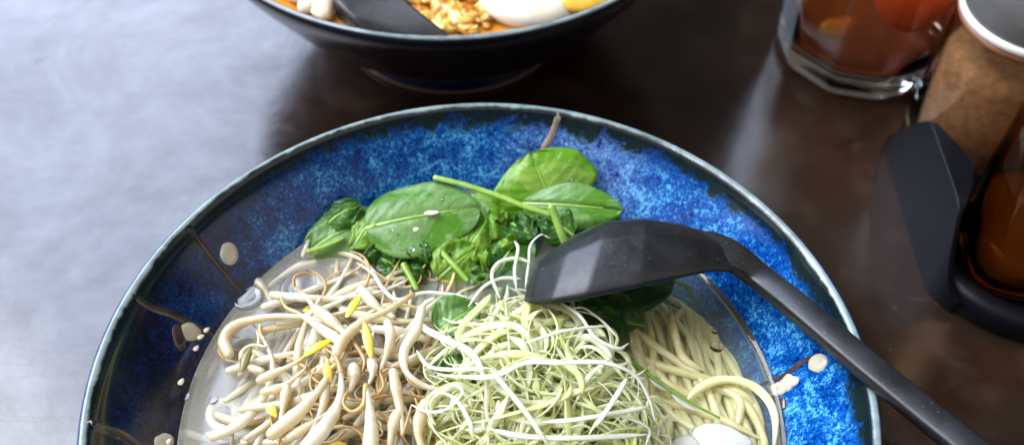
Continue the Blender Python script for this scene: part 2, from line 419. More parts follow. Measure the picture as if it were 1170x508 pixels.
def zin(r):
    for (a, za), (b, zb) in zip(pin, pin[1:]):
        if r <= b: return za + (zb - za) * (r - a) / (b - a)
    return 7.7
def bowl(name, C, mat, label):
    e = empty(name, C); tag(e, label, 'bowl')
    mb = MB(); po = prof_smooth(OUTER, 40)
    lathe(mb, pin + LIP + po + FOOT[:-1] + [(0, .65)], 220, shape=wobble)
    mb.f = [f[::-1] for f in mb.f]
    o = mb.build('bowl_body', mat, e)
    at = o.data.attributes.new('outer', 'FLOAT', 'POINT'); n0 = 1 + (len(pin) - 1 + len(LIP) + 2) * 220
    at.data.foreach_set('value', [0.0 if i < n0 else 1.0 for i in range(len(o.data.vertices))])
    return e
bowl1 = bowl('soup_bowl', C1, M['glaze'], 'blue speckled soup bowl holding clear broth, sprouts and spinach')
bowl2 = bowl('soup_bowl', C2, M['glaze2'], 'dark navy soup bowl with orange chilli broth and egg at the table back')

def hit(px, py):
    """where the line of sight meets the inside wall of the near bowl, and the wall's normal there"""
    d = ray(px, py).normalized(); t = (7.9 - H) / d.z
    for _ in range(4000):
        p = CAM + d * t; r = math.hypot(p.x - C1.x, p.y - C1.y)
        if p.z < zin(min(r, 10.65)): break
        t += .01
    q = p - C1; r = math.hypot(q.x, q.y); e = .05
    sl = (zin(min(r + e, 10.6)) - zin(r - e)) / (2 * e)
    n = Vector((-q.x / r * sl, -q.y / r * sl, 1)).normalized()
    return p, n

def stroke(pts, w, mat, name='branch_stroke'):
    """brush line painted on the glaze, w in px"""
    P3 = [hit(*p) for p in pts]
    path = smooth_path([p for p, n in P3], 22); vs = []; fs = []
    for i, p in enumerate(path):
        u = i / 21; q = p - C1; r = math.hypot(q.x, q.y)
        sl = (zin(min(r + .05, 10.6)) - zin(r - .05)) / .1
        n = Vector((-q.x / r * sl, -q.y / r * sl, 1)).normalized()
        p = Vector((p.x, p.y, C1.z + zin(r)))
        t = (path[min(i + 1, 21)] - path[max(i - 1, 0)]).normalized(); s_ = t.cross(n).normalized()
        ww = w / 42 / 2 * (.85 + .45 * abs(noise.noise(Vector((u * 3.5, pts[0][0], 0)))) + .35 * math.sin(PI * u)) * min(1, .4 + 6 * min(u, 1 - u) + .2)
        for k, (a, h) in enumerate(((-1, -.02), (-.75, .012), (0, .016), (.75, .012), (1, -.02))):
            vs.append(p + s_ * a * ww + n * h)
    for i in range(21):
        for k in range(4): a = i * 5 + k; fs.append([a, a + 1, a + 6, a + 5])
    m = MB(); m.add(vs, fs); return clean(m.build(name, mat, bowl1, C1))
def dab(px, py, rx, ry, rot, mat, name='petal', seed=0, ragged=.14):
    p0, n = hit(px, py); ex, _ = hit(px + 6, py); ey, _ = hit(px, py - 6)
    ax = (ex - p0) / 6; ay = (ey - p0) / 6; vs = [p0 + n * .028]; fs = []; K = 32
    for ring, (q, h) in enumerate(((.5, .026), (.9, .022), (1.0, -.03))):
        for k in range(K):
            a = 2 * PI * k / K; g = 1 + ragged * noise.noise(Vector((math.cos(a) * 1.4, math.sin(a) * 1.4, seed)))
            x = math.cos(a) * rx * q * g; y = math.sin(a) * ry * q * g
            x, y = x * math.cos(rot) - y * math.sin(rot), x * math.sin(rot) + y * math.cos(rot)
            p = p0 + ax * x + ay * y; r = math.hypot(p.x - C1.x, p.y - C1.y); p.z = zin(min(r, 10.6)); vs.append(p + n * h)
    for k in range(K): fs.append([0, 1 + k, 1 + (k + 1) % K])
    for ring in range(2):
        for k in range(K): a = 1 + ring * K; fs.append([a + k, a + K + k, a + K + (k + 1) % K, a + (k + 1) % K])
    m = MB(); m.add(vs, fs); return clean(m.build(name, mat, bowl1, C1))
stroke([(209, 258), (228, 276), (247, 300), (276, 334)], 8, M['brown'])
stroke([(146, 338), (172, 350), (196, 358), (218, 370), (246, 384)], 9, M['brown'])
stroke([(100, 486), (126, 492), (146, 500), (175, 520)], 12, M['brown'])
stroke([(639, 131), (634, 145), (626, 162), (614, 180)], 9, M['tan'])
stroke([(936, 404), (915, 414), (896, 428), (862, 442)], 6, M['brown'])
dab(262, 290, 11, 14.5, .15, M['slip'], seed=1, ragged=.08)
dab(217, 379, 13, 11, -.3, M['slip'], seed=2)
dab(188, 504, 12, 10, .2, M['slip'], seed=3)
dab(900, 437, 11, 9, .5, M['slip'], seed=4, ragged=.35)
dab(889, 444, 13, 7, .45, M['slip'], seed=5, ragged=.5)
dab(934, 414, 12.5, 9.5, .65, M['slip'], seed=6)
dab(889, 461, 9, 11, 0, M['brown'], 'blossom_centre', seed=7, ragged=.4)
dab(205, 385, 8, 16, .2, M['brown'], 'leaf_mark', seed=8)

# ------------------------------------------------------------------ broth in the near bowl
ZB = 5.30
rb = next(r / 100 for r in range(0, 1100) if zin(r / 100) >= ZB)
mb = MB(); prb = [(0, ZB)] + [(rb * k / 24, ZB) for k in range(1, 23)] + [(rb - .14, ZB + .003), (rb - .10, ZB + .014), (rb - .05, ZB + .035), (rb + .0, ZB + .058), (rb + .03, ZB + .07)]
down = [(r, z + .012) for r, z in reversed(pin) if z < ZB - .05]
lathe(mb, prb[::-1] + [], 160); top_n = len(mb.v)
mb = MB(); lathe(mb, (prb + down)[:], 160)
o = clean(mb.build('broth', M['broth'], None, (C1.x, C1.y, ZB)) if False else mb.build('broth', M['broth']))
o.location = C1 * S; tag(o, 'cloudy pale broth filling the blue speckled bowl', 'broth')

# ------------------------------------------------------------------ mounds
def mound(c, R, top, base, x, y, p=1.6):
    d = math.hypot(x - c.x, y - c.y) / R
    return base + (top - base) * max(0, 1 - d ** p) if d < 1 else base
CS = P(385, 425, 6.0); CL = P(625, 440, 6.6)
def zs(x, y): return mound(CS, 5.2, 6.25, 5.2, x, y)
def zl(x, y): return max(mound(CL, 4.3, 7.35, 5.25, x, y, 1.9), zs(x, y))
def on(px, py, zf, dz=0):
    z = 6
    for _ in range(6): p = P(px, py, z); z = zf(p.x, p.y) + dz
    return P(px, py, z)
def inside(p, zt): return math.hypot(p.x - C1.x, p.y - C1.y)

# ------------------------------------------------------------------ noodles
def keep_in(p, rad=.16):
    """push a point out of the bowl wall"""
    q = p - C1; r = math.hypot(q.x, q.y)
    for _ in range(30):
        if p.z - rad * 1.5 >= zin(min(r, 10.6)): break
        r -= .12; p = Vector((C1.x + q.x / max(math.hypot(q.x, q.y), 1e-3) * r, C1.y + q.y / max(math.hypot(q.x, q.y), 1e-3) * r, p.z))
    return p
def strand(name, pts, w, mat, label, cat, group, seg=8, n=26, flat=1, twist=0, taper=.12, kind='sweep'):
    pts = [Vector(p) for p in pts]; o0 = pts[0]
    m = MB(); f = lambda u: w * min(1, taper + 5 * min(u, 1 - u)) * (1 + .08 * math.sin(u * 17 + o0.x * 3))
    sweep(m, smooth_path(pts, n), f, (lambda u: f(u) * flat), seg, twist)
    o = m.build(name, mat, None, o0); tag(o, label, cat, group); return o
NG = 'wheat noodles under the broth'
def zpath(pts, z0, z1, arch=0):
    n = len(pts); return [keep_in(P(x, y, z0 + (z1 - z0) * i / (n - 1) + arch * math.sin(PI * i / (n - 1)))) for i, (x, y) in enumerate(pts)]
heroes = [
    ([(782, 462), (795, 446), (820, 434), (850, 436), (874, 452), (886, 478), (888, 520)], 5.2, 5.2, .30, 'thick noodle arching out of the broth beside the cream petal'),
    ([(800, 440), (830, 447), (856, 466), (872, 500), (872, 524)], 5.0, 4.9, .15, 'noodle lying just inside the outermost noodle arch'),
    ([(722, 372), (745, 392), (770, 410), (800, 432), (818, 470), (824, 520)], 4.9, 5.0, .12, 'long noodle running from the dark spinach to the white slice'),
    ([(766, 350), (772, 385), (782, 410), (806, 424)], 5.0, 5.1, .18, 'short noodle with a bright wet highlight below the ladle heel'),
    ([(772, 420), (767, 384), (775, 360), (793, 352), (812, 368), (816, 396)], 4.5, 4.4, .1, 'noodle bent into a hairpin loop below the ladle'),
    ([(842, 490), (846, 462), (834, 448), (812, 440)], 5.1, 5.0, .1, 'noodle curling up beside the white slice'),
]
for pts, z0, z1, a, lab in heroes:
    strand('noodle', zpath(pts, z0, z1, a), .14, M['noodle'], lab, 'noodle', 'wheat noodles in the broth')
rnd = random.Random(3)
def rightlim(y):
    T = ((325, 800), (350, 812), (395, 826), (430, 862), (470, 888), (530, 890))
    for (a, xa), (b, xb) in zip(T, T[1:]):
        if y <= b: return xa + (xb - xa) * max(0, y - a) / (b - a)
    return 890
for k in range(84):
    lay = k / 84; z = 3.9 + 1.22 * lay
    if k % 4:
        a = rnd.random(); x0 = 702 + 100 * a; y0 = rnd.uniform(322, 372); x1 = 735 + 150 * min(1, max(0, a + rnd.gauss(0, .22))); y1 = 535
    else:
        x0 = rnd.uniform(672, 720); y0 = rnd.uniform(370, 450); x1 = rnd.uniform(820, 885); y1 = rnd.uniform(455, 530)
    ph = rnd.uniform(0, 6); am = rnd.uniform(6, 20); pts = []; N = 8
    for i in range(N):
        u = i / (N - 1); x = x0 + (x1 - x0) * u ** rnd.choice((1.0, 1.15)); y = y0 + (y1 - y0) * u
        x += am * math.sin(ph + u * 4.4); x = min(x, rightlim(y) - 6 - 10 * (1 - lay))
        pts.append(keep_in(P(x, y, min(5.2, z + .16 * math.sin(u * 5 + ph) - .5 * (1 - u) ** 2))))
    strand('noodle', pts, rnd.uniform(.12, .145), M['noodle'], 'yellow wheat noodle lying within the bundle under the broth surface', 'noodle', NG, n=34)
for k in range(46):                       # noodles deep under the toppings, glimpsed through the gaps
    z = rnd.uniform(3.0, 4.9); a = rnd.uniform(0, 2 * PI); r = rnd.uniform(0, 6.2); c = C1 + Vector((math.cos(a) * r - 1.0, math.sin(a) * r - .5, z))
    th = rnd.uniform(0, PI); cur = rnd.gauss(0, 1.6); pts = []; p = c.copy()
    for i in range(7): pts.append(keep_in(p.copy())); th += cur / 7; p += Vector((math.cos(th), math.sin(th), rnd.gauss(0, .08))) * .75
    if max(inside(q, 0) for q in pts) > 8.0 - (5.3 - z) * .6 or c.y < C1.y - 6: continue
    strand('noodle', pts, .14, M['noodle'], 'wheat noodle sunk deep below the sprouts and shreds', 'noodle', 'noodles deep under the toppings')

# ------------------------------------------------------------------ bean sprouts
SG = 'bean sprouts in the heap'
def sprout(path, w, root=None, bean=None, label=None, group=None, husk=False, fade=.45):
    path = [Vector(p) for p in path]; e = empty('bean_sprout', path[0])
    tag(e, label or 'pale bean sprout with a thin brown root within the heap', 'bean sprout', group)
    m = MB(); f = lambda u: w * (.55 + .45 * math.sin(PI * min(1, u * 1.35 + .18))) * (1 - fade * max(0, u - .6) / .4) * (1 + .05 * math.sin(u * 23 + w * 90))
    sweep(m, smooth_path(path, 22), f, lambda u: f(u) * .92, 10)
    so = m.build('stem', M['stem'], e, path[0]); at = so.data.attributes.new('along', 'FLOAT', 'POINT'); nn = len(so.data.vertices)
    at.data.foreach_set('value', [(i // 10) / (nn / 10) for i in range(nn)])
    if root:
        pts = [path[-1]] + [Vector(p) for p in root]; m = MB()
        sweep(m, smooth_path(pts, 20), lambda u: max(.018, w * (1 - fade) * .75 * (1 - u) ** .7 * .8 + .016), None, 6); m.build('root', M['root'], e, path[0])
    if bean:
        b, d, l = bean; b = Vector(b); d = Vector(d).normalized(); m = MB(); s_ = d.orthogonal()
        sweep(m, smooth_path([b, b + d * l * .5 + Vector((0, 0, .06)), b + d * l], 12), lambda u: .15 * math.sin(PI * (u * .86 + .08)) ** .8, lambda u: .055 * math.sin(PI * (u * .86 + .08)), 8)
        m.build('bean_husk' if husk else 'bean_leaf', M['husk'] if husk else M['bean'], e, path[0])
    return e
def sp(pts, wpx, root=None, bean=None, dz=.1, label=None, husk=False, zt=None, fade=.45):
    zf = zs if zt is None else (lambda x, y: zt)
    path = [on(x, y, zf, dz) for x, y in pts]
    rt = [on(x, y, zf, dz) for x, y in root] if root else None
    bn = None
    if bean: a = on(*bean[0], zf, dz + .12); b = on(*bean[1], zf, dz + .18); bn = (a, b - a, (b - a).length)
    return sprout(path, wpx / 42 / 2, rt, bn, label, 'bean sprouts in the broth', husk, fade)
sp([(262, 405), (256, 388), (270, 371), (305, 362), (345, 362), (372, 368)], 17, [(392, 378), (402, 392)], dz=.25, label='thick white bean sprout curving round the milky edge of the heap')
sp([(392, 392), (362, 372), (340, 357)], 15, [(326, 350), (319, 336)], dz=.3, label='bean sprout whose brown root tip points at the oil drop')
sp([(360, 352), (385, 372), (405, 392)], 17, [(416, 410), (414, 425)], dz=.34, label='stubby white sprout crossing toward the yellow bean leaf')
sp([(382, 412), (392, 388), (415, 368), (445, 353), (472, 336)], 16, dz=.55, label='long pale sprout slanting up to the chopped greens', fade=.2)
sp([(443, 368), (446, 386), (440, 408), (434, 424)], 14, [(438, 440), (430, 452)], dz=.55, label='short upright sprout beside the yellow bean leaf')
sp([(482, 352), (476, 376), (462, 400), (464, 424), (484, 440), (510, 446)], 15, dz=.55, label='bean sprout bent into a hook beside the leek shreds', fade=.2)
sp([(310, 496), (340, 472), (362, 448), (380, 420)], 19, [(392, 405), (388, 392)], dz=.55, label='fat white sprout slanting up from the near broth')
sp([(344, 516), (372, 486), (388, 455), (390, 425)], 20, [(384, 408), (372, 398)], dz=.75, label='fattest bean sprout standing on top of the heap')
sp([(421, 530), (424, 495), (422, 462), (418, 440)], 19, [(415, 462), (402, 470), (392, 460), (396, 447)], dz=.8, label='upright white sprout whose brown root curls beside it')
sp([(330, 500), (352, 486), (376, 470)], 14, [(392, 458), (400, 440)], dz=.4, label='thin sprout tucked under the two fat sprouts')
sp([(296, 434), (318, 424), (342, 412)], 13, [(356, 402), (372, 404)], dz=.35, label='small sprout pointing away from the olive husk')
sp([(300, 448), (325, 440), (350, 420)], 12, [(330, 408), (318, 410)], dz=.3, label='slim beige sprout beneath the olive husk')
sp([(328, 442), (324, 462), (320, 488)], 14, dz=.3, label='upright sprout half sunk in milky broth', fade=.2)
sp([(449, 424), (454, 450), (459, 478), (460, 496)], 14, [(466, 478), (470, 462)], dz=.65, label='sprout with a browned split tip near the shreds')
sp([(455, 470), (448, 490), (444, 520)], 16, dz=.6, label='sprout leaning against the split brown one', fade=.2)
sp([(486, 460), (478, 490), (484, 520)], 18, dz=.6, label='wide sprout running under the leek shreds', fade=.2)
sp([(372, 440), (368, 466), (352, 500)], 13, [(345, 515)], dz=.4, label='beige sprout between the two fat slanting ones')
sp([(360, 300), (340, 305), (318, 318), (303, 330)], 13, [(296, 345)], dz=.05, zt=5.2, label='sprout floating at the rim of the broth')
sp([(290, 318), (302, 330), (312, 348)], 15, dz=.06, zt=5.2, label='blunt grey sprout end beside the big oil drop', fade=.1)
sp([(338, 318), (345, 336), (352, 348)], 10, dz=.0, zt=5.2, label='yellowish sprout seen through the big oil drop', fade=.3)
sp([(355, 292), (385, 288), (412, 296), (430, 312)], 14, [(445, 322)], dz=.1, label='sprout lying beneath the crumpled spinach leaf')
sp([(412, 330), (430, 350), (450, 362)], 16, dz=.0, label='sprout sunk behind the long slanting one', fade=.2)
sp([(346, 292), (352, 276), (358, 256)], 7, [(362, 232)], dz=.3, zt=5.3, label='brown root tip standing up at the bowl wall')
sp([(236, 432), (246, 410), (250, 385)], 10, dz=-.25, zt=5.2, label='faint sprout sunk in the milky broth', fade=.1)
sp([(208, 492), (232, 500), (262, 506)], 11, dz=-.1, zt=5.2, label='sprout floating beside the noodle curl', fade=.2)
sp([(276, 470), (300, 455), (325, 448)], 12, dz=-.05, zt=5.25, label='sprout just under the surface beside the tiny bubbles', fade=.2)
sp([(405, 372), (410, 376), (414, 380)], 9, None, ((396, 362), (412, 338)), dz=.55, label='yellow bean leaf pair nearest the sunken greens')
sp([(424, 412), (426, 424), (422, 438)], 13, None, ((424, 408), (416, 368)), dz=.65, label='bright yellow bean leaf standing beside the blunt sprout')
sp([(404, 418), (404, 434), (400, 448)], 17, None, ((348, 406), (378, 388)), dz=.45, label='blunt sprout with a slanting yellow leaf')
sp([(372, 425), (374, 412), (366, 402)], 8, None, ((377, 436), (372, 414)), dz=.4, label='small sprout with an upright yellow leaf')
sp([(300, 424), (284, 418), (276, 404), (288, 394), (304, 396)], 11, None, ((276, 424), (286, 396)), dz=.12, husk=True, label='sprout wrapped in an olive green husk')
rnd = random.Random(11); n_sp = 0
for k in range(420):
    a = rnd.uniform(0, 2 * PI); r = 5.2 * math.sqrt(rnd.random())
    c = Vector((CS.x + math.cos(a) * r * 1.05, CS.y + math.sin(a) * r, 0))
    if c.y < C1.y - 8 or inside(c, 0) > 7.9: continue
    top = zs(c.x, c.y); u = (k / 420)
    c.z = max(4.7, top - 1.1 + 1.2 * u)
    th = math.radians(rnd.gauss(55, 45)); L = rnd.uniform(1.9, 4.6); cur = rnd.gauss(0, 1.3); p = c - Vector((math.cos(th), math.sin(th), 0)) * L / 2; pts = []
    for i in range(6):
        pts.append(p.copy()); th += cur / 6; st = L / 5; p = p + Vector((math.cos(th) * st, math.sin(th) * st, rnd.gauss(0, .06)))
    for q in pts: q.z = min(q.z, zs(q.x, q.y) + .12)
    if max(inside(q, 0) for q in pts) > 8.3 or n_sp > 262: continue
    n_sp += 1
    rt = []; q = pts[-1].copy(); cu = rnd.gauss(0, 1.6); R_ = rnd.uniform(.5, 1.4)
    for i in range(4): th += cu / 4; q = q + Vector((math.cos(th), math.sin(th), rnd.gauss(0, .12))) * R_ / 3; rt.append(q.copy())
    if max(inside(q, 0) for q in rt) > 8.6: rt = []
    bn = (pts[0] + Vector((0, 0, .05)), Vector((rnd.gauss(0, 1), rnd.gauss(0, 1), .2)), rnd.uniform(.4, .8)) if rnd.random() < .04 else None
    lab = 'pale bean sprout with a yellow bean leaf in the heap' if bn else 'pale bean sprout with a thin brown root within the heap'
    sprout(pts, rnd.uniform(.095, .19), rt if rnd.random() < .85 else None, bn, lab, SG + (' with yellow leaves' if bn else ''))

for k in range(34):
    x = rnd.uniform(330, 470); y = rnd.uniform(395, 500); p = on(x, y, zs, rnd.uniform(-.05, .28)); th = rnd.uniform(0, 2 * PI); cur = rnd.gauss(0, 3.5); pts = []; L = rnd.uniform(.8, 2.0)
    for i in range(6): pts.append(p.copy()); th += cur / 6; p = p + Vector((math.cos(th), math.sin(th), rnd.gauss(0, .15))) * L / 5
    m = MB(); w_ = rnd.uniform(.035, .07); sweep(m, smooth_path(pts, 20), lambda u: w_ * (1 - .6 * u), None, 6)
    tag(m.build('sprout_root', M['root'], None, pts[0]), 'loose thin brown sprout root curled among the bean sprouts', 'sprout root', 'loose sprout roots')
for k in range(30):                       # sunk in the milky liquid around the heap
    x = rnd.uniform(215, 345); y = rnd.uniform(300, 505); z = rnd.uniform(4.3, 5.1); th = rnd.uniform(0, PI); L = rnd.uniform(1.0, 2.6); p = P(x, y, z); pts = []; cur = rnd.gauss(0, 1)
    for i in range(5): pts.append(p.copy()); th += cur / 5; p = p + Vector((math.cos(th), math.sin(th), 0)) * L / 4
    if max(inside(q, 0) for q in pts) > 8.35 - (5.3 - z): continue
    sprout(pts, rnd.uniform(.10, .19), None, None, 'bean sprout sunk in the milky broth around the heap', 'sunken bean sprouts', fade=.2)

# ------------------------------------------------------------------ leek shreds
LG = 'leek shreds in the tangled heap'
def shred(pts, w, mat, label, group, twist=0, n=34, flat=.16):
    pts = [Vector(p) for p in pts]; m = MB()
    f = lambda u: w * min(1, .25 + 6 * min(u, 1 - u))
    sweep(m, smooth_path(pts, n), f, lambda u: .014 + f(u) * flat, 6, twist)
    o = m.build('leek_shred', mat, None, pts[0]); return tag(o, label, 'leek shred', group)
hs = [
    ([(408, 300), (426, 312), (438, 330), (455, 342), (485, 334), (520, 337), (535, 340)], 7, .35, 'thin white shred trailing over the chopped greens onto the sprouts'),
    ([(478, 350), (482, 372), (510, 388), (540, 405), (556, 440)], 13, .6, 'wide white ribbon hooking round the green leaf'),
    ([(497, 340), (486, 346), (480, 356)], 8, .6, 'short white shred end at the green leaf edge'),
    ([(560, 420), (580, 445), (600, 470), (626, 508)], 9, 1.0, 'straight white ribbon slanting down the middle of the heap'),
    ([(500, 428), (560, 430), (600, 414), (640, 414), (690, 414), (725, 428), (742, 455), (748, 480)], 11, .85, 'broad white ribbon arching across the whole heap'),
    ([(716, 432), (702, 455), (682, 485)], 8, 1.05, 'short straight white shred standing near the heap side'),
    ([(598, 392), (645, 378), (694, 372)], 5, .95, 'thin shred ending in a pale tip'),
    ([(620, 482), (665, 478), (720, 468), (738, 465)], 8, .9, 'shred lying level near the front of the heap'),
    ([(540, 500), (536, 480), (520, 455), (498, 448), (488, 462), (496, 490), (510, 506)], 8, .8, 'white shred curled into an open loop over the sprouts'),
    ([(470, 462), (490, 470), (512, 466), (528, 448), (520, 438)], 6, .8, 'thin shred winding through the open loop'),
    ([(476, 400), (490, 418), (520, 422), (560, 420)], 7, .8, 'shred reaching from the hooked sprout to the heap'),
    ([(571, 340), (562, 315), (570, 300), (590, 295), (606, 300)], 7, .9, 'shred looping up in front of the ladle tip'),
    ([(590, 330), (588, 308), (592, 284), (588, 275)], 6, 1.1, 'shred standing upright beside the ladle tip'),
    ([(600, 330), (604, 300), (606, 280), (618, 268), (628, 272)], 5, .7, 'wavy translucent shred touching the short stalk'),
    ([(535, 350), (552, 328), (572, 318), (595, 318)], 6, .7, 'pale shred lying below the chopped leaf'),
    ([(640, 345), (662, 360), (680, 385), (706, 398), (718, 392)], 6, .7, 'shred reaching under the ladle toward the chive'),
    ([(655, 352), (668, 352), (690, 368), (705, 385)], 5, .6, 'thin shred next to the dark spinach'),
    ([(512, 372), (504, 388), (516, 398), (528, 390)], 5, .6, 'small yellow green curl over the dark leaf'),
    ([(690, 470), (720, 478), (742, 490), (738, 508)], 6, .8, 'shred drooping at the front edge of the heap'),
    ([(560, 490), (600, 498), (660, 500), (740, 496)], 9, .8, 'wide pale shred lying along the front of the heap'),
]
for pts, w, dz, lab in hs:
    shred([on(x, y, zl, dz) for x, y in pts], w / 42 / 2 * .8, M['shredw'], lab, 'white leek shreds on top', random.uniform(-1.2, 1.2), 40)
LR = P(655, 345, 6.2)                    # the heap's flank toward the noodles runs from here to the near side
def shred_path(rnd, depth):
    while True:
        a = rnd.uniform(0, 2 * PI); r = 3.9 * math.sqrt(rnd.random())
        c = Vector((CL.x + math.cos(a) * r * .98 - .2, CL.y + math.sin(a) * r * 1.12 + .3, 0))
        if c.y < C1.y - 8.2 or inside(c, 0) > 6.6: continue
        if c.x - LR.x > -(c.y - LR.y) * .80 - .3: continue
        top = zl(c.x, c.y) + .22; c.z = top - depth + rnd.uniform(-.15, .25)
        th = rnd.uniform(0, 2 * PI); L = rnd.uniform(1.6, 4.8); cur = rnd.gauss(0, 2.7); dc = rnd.gauss(0, 2.0); p = c.copy(); pts = []; pit = rnd.gauss(0, .3); N = 10
        for i in range(N):
            pts.append(p.copy()); th += (cur + dc * math.sin(i)) / N; pit += rnd.gauss(0, .22); pit *= .85
            p = p + Vector((math.cos(th) * math.cos(pit), math.sin(th) * math.cos(pit), math.sin(pit))) * L / (N - 1)
        sh = c - sum(pts, Vector()) / N; pts = [q + sh for q in pts]
        for q in pts: q.z = max(4.9, min(q.z, zl(q.x, q.y) + .5 - depth * .5))
        if all(math.hypot(q.x - CL.x, (q.y - CL.y - .2) / 1.12) < 4.15 and q.x - LR.x < -(q.y - LR.y) * .80 for q in pts): return pts
rnd = random.Random(5)
for k in range(278):
    shred(shred_path(rnd, 1.0 * (1 - k / 278) ** 1.3), rnd.choice([.03, .045, .06, .08, .11, .13]), M['shred'], 'thin curly yellow green leek shred inside the tangled heap', LG, rnd.gauss(0, 2.5), 26, .10)
m = MB()
for k in range(330):                       # the lower layers of the same heap, past the three hundred that show
    w_ = rnd.choice([.04, .05, .06, .08]); pth = shred_path(rnd, rnd.uniform(.45, 1.6))
    sweep(m, smooth_path(pth, 22), (lambda u: w_ * min(1, .25 + 6 * min(u, 1 - u))), .022, 6, rnd.gauss(0, 2.5))
tag(m.build('leek_shreds', M['shred'], None, CL), 'mass of fine leek shreds filling the lower part of the heap', 'leek shreds', None, 'stuff')

# ------------------------------------------------------------------ spinach
def leaf(base, tip, hw, mat, label, zb, zt, cup=.25, bend=.3, fold=0, roll=0, shape=.85, rough=.17, stalk=None, seed=0, nrm=None, rib=True, thick=.018):
    """base, tip: px; hw: half width px; zb, zt: heights (cm)."""
    B = P(*base, zb); T = P(*tip, zt); ax = T - B; L = ax.length; ax.normalize()
    N = Vector(nrm) if nrm else Vector((0, -.25, 1)); N = (N - ax * N.dot(ax)).normalized(); W = N.cross(ax)
    R = Matrix.Rotation(roll, 3, ax); N = R @ N; W = R @ W
    hwc = hw / (F / depth_of(B.lerp(T, .5)))
    nu, nv = 30, 24; vs = []; uv = []
    for i in range(nu + 1):
        u = i / nu
        prof = math.sin(PI * min(1, u ** shape * .97 + .03)) ** .52 if u < 1 else 0
        prof = max(prof, .06 if u < .5 else 0)
        for j in range(nv + 1):
            v = j / nv * 2 - 1
            x = u * L; y = v * hwc * prof * (1 + .05 * math.sin(u * 9 + seed + v))
            wv = noise.noise(Vector((u * 2.6 + seed, v * 1.8, seed * 1.7))) * rough * 2.2 + noise.noise(Vector((u * 8, v * 6, seed))) * rough * .55
            z = bend * math.sin(PI * u) + cup * v * v * prof - .07 * math.exp(-(v / .1) ** 2) + wv * (.25 + .75 * abs(v)) + fold * max(0, v) ** 1.5
            # quilted blisters between the veins
            z += .035 * math.sin((u - abs(v) * .38) * 6.5 * 2 * PI) * abs(v) * (1 - abs(v)) * 2
            vs.append(B + ax * x + W * y + N * z); uv.append((u, v, 0))
    fs = [[i * (nv + 1) + j, (i + 1) * (nv + 1) + j, (i + 1) * (nv + 1) + j + 1, i * (nv + 1) + j + 1] for i in range(nu) for j in range(nv)]
    e = empty('spinach_leaf', B); tag(e, label, 'spinach leaf', 'spinach leaves in the broth')
    m = MB(); m.add(vs, fs); o = m.build('leaf_blade', mat, e, B)
    at = o.data.attributes.new('uv2', 'FLOAT_VECTOR', 'POINT'); at.data.foreach_set('vector', [c for t in uv for c in t])
    md = o.modifiers.new('thickness', 'SOLIDIFY'); md.thickness = thick * S; md.offset = 0
    if rib:
        path = [vs[i * (nv + 1) + nv // 2] + N * .022 for i in range(0, int(nu * .86))]
        if stalk: path = [P(x, y, z) for x, y, z in stalk] + path
        m = MB(); q = smooth_path(path[::3] + [path[-1]], 30); sweep(m, q, lambda u: .075 * (1 - u) ** .8 + .014, lambda u: .05 * (1 - u) ** .8 + .012, 8); m.build('midrib', M['rib'], e, B)
    return e
# sunken / lower layer first
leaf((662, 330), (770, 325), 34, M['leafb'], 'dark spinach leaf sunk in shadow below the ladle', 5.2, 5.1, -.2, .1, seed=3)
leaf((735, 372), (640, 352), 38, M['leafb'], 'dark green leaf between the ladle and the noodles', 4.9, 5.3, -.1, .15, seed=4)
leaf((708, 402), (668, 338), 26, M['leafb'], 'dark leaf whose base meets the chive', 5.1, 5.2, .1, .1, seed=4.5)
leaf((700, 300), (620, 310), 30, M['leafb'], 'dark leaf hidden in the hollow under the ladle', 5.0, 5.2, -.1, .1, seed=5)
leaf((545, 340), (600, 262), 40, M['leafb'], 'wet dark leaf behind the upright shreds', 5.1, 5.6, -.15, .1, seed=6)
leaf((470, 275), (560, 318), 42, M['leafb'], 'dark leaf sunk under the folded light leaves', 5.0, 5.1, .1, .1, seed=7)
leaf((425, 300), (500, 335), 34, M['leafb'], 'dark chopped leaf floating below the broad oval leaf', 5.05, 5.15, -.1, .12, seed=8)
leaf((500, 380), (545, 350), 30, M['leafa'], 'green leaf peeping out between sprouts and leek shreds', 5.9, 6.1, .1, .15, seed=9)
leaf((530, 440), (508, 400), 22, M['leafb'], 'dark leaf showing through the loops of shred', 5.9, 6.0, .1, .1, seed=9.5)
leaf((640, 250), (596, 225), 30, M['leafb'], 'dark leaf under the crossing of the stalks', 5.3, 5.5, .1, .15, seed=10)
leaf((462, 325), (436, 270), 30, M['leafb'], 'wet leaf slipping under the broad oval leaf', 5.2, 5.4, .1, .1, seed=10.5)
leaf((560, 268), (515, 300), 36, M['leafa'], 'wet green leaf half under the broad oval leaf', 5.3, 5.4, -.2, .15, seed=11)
leaf((500, 318), (545, 282), 28, M['leafc'], 'bright green folded leaf lying over the sunken ones', 5.45, 5.7, -.25, .2, roll=.3, seed=12)
leaf((466, 312), (420, 288), 17, M['leafb'], 'small chopped leaf next to the trailing white shred', 5.3, 5.4, -.15, .15, seed=13)
rnd = random.Random(31)
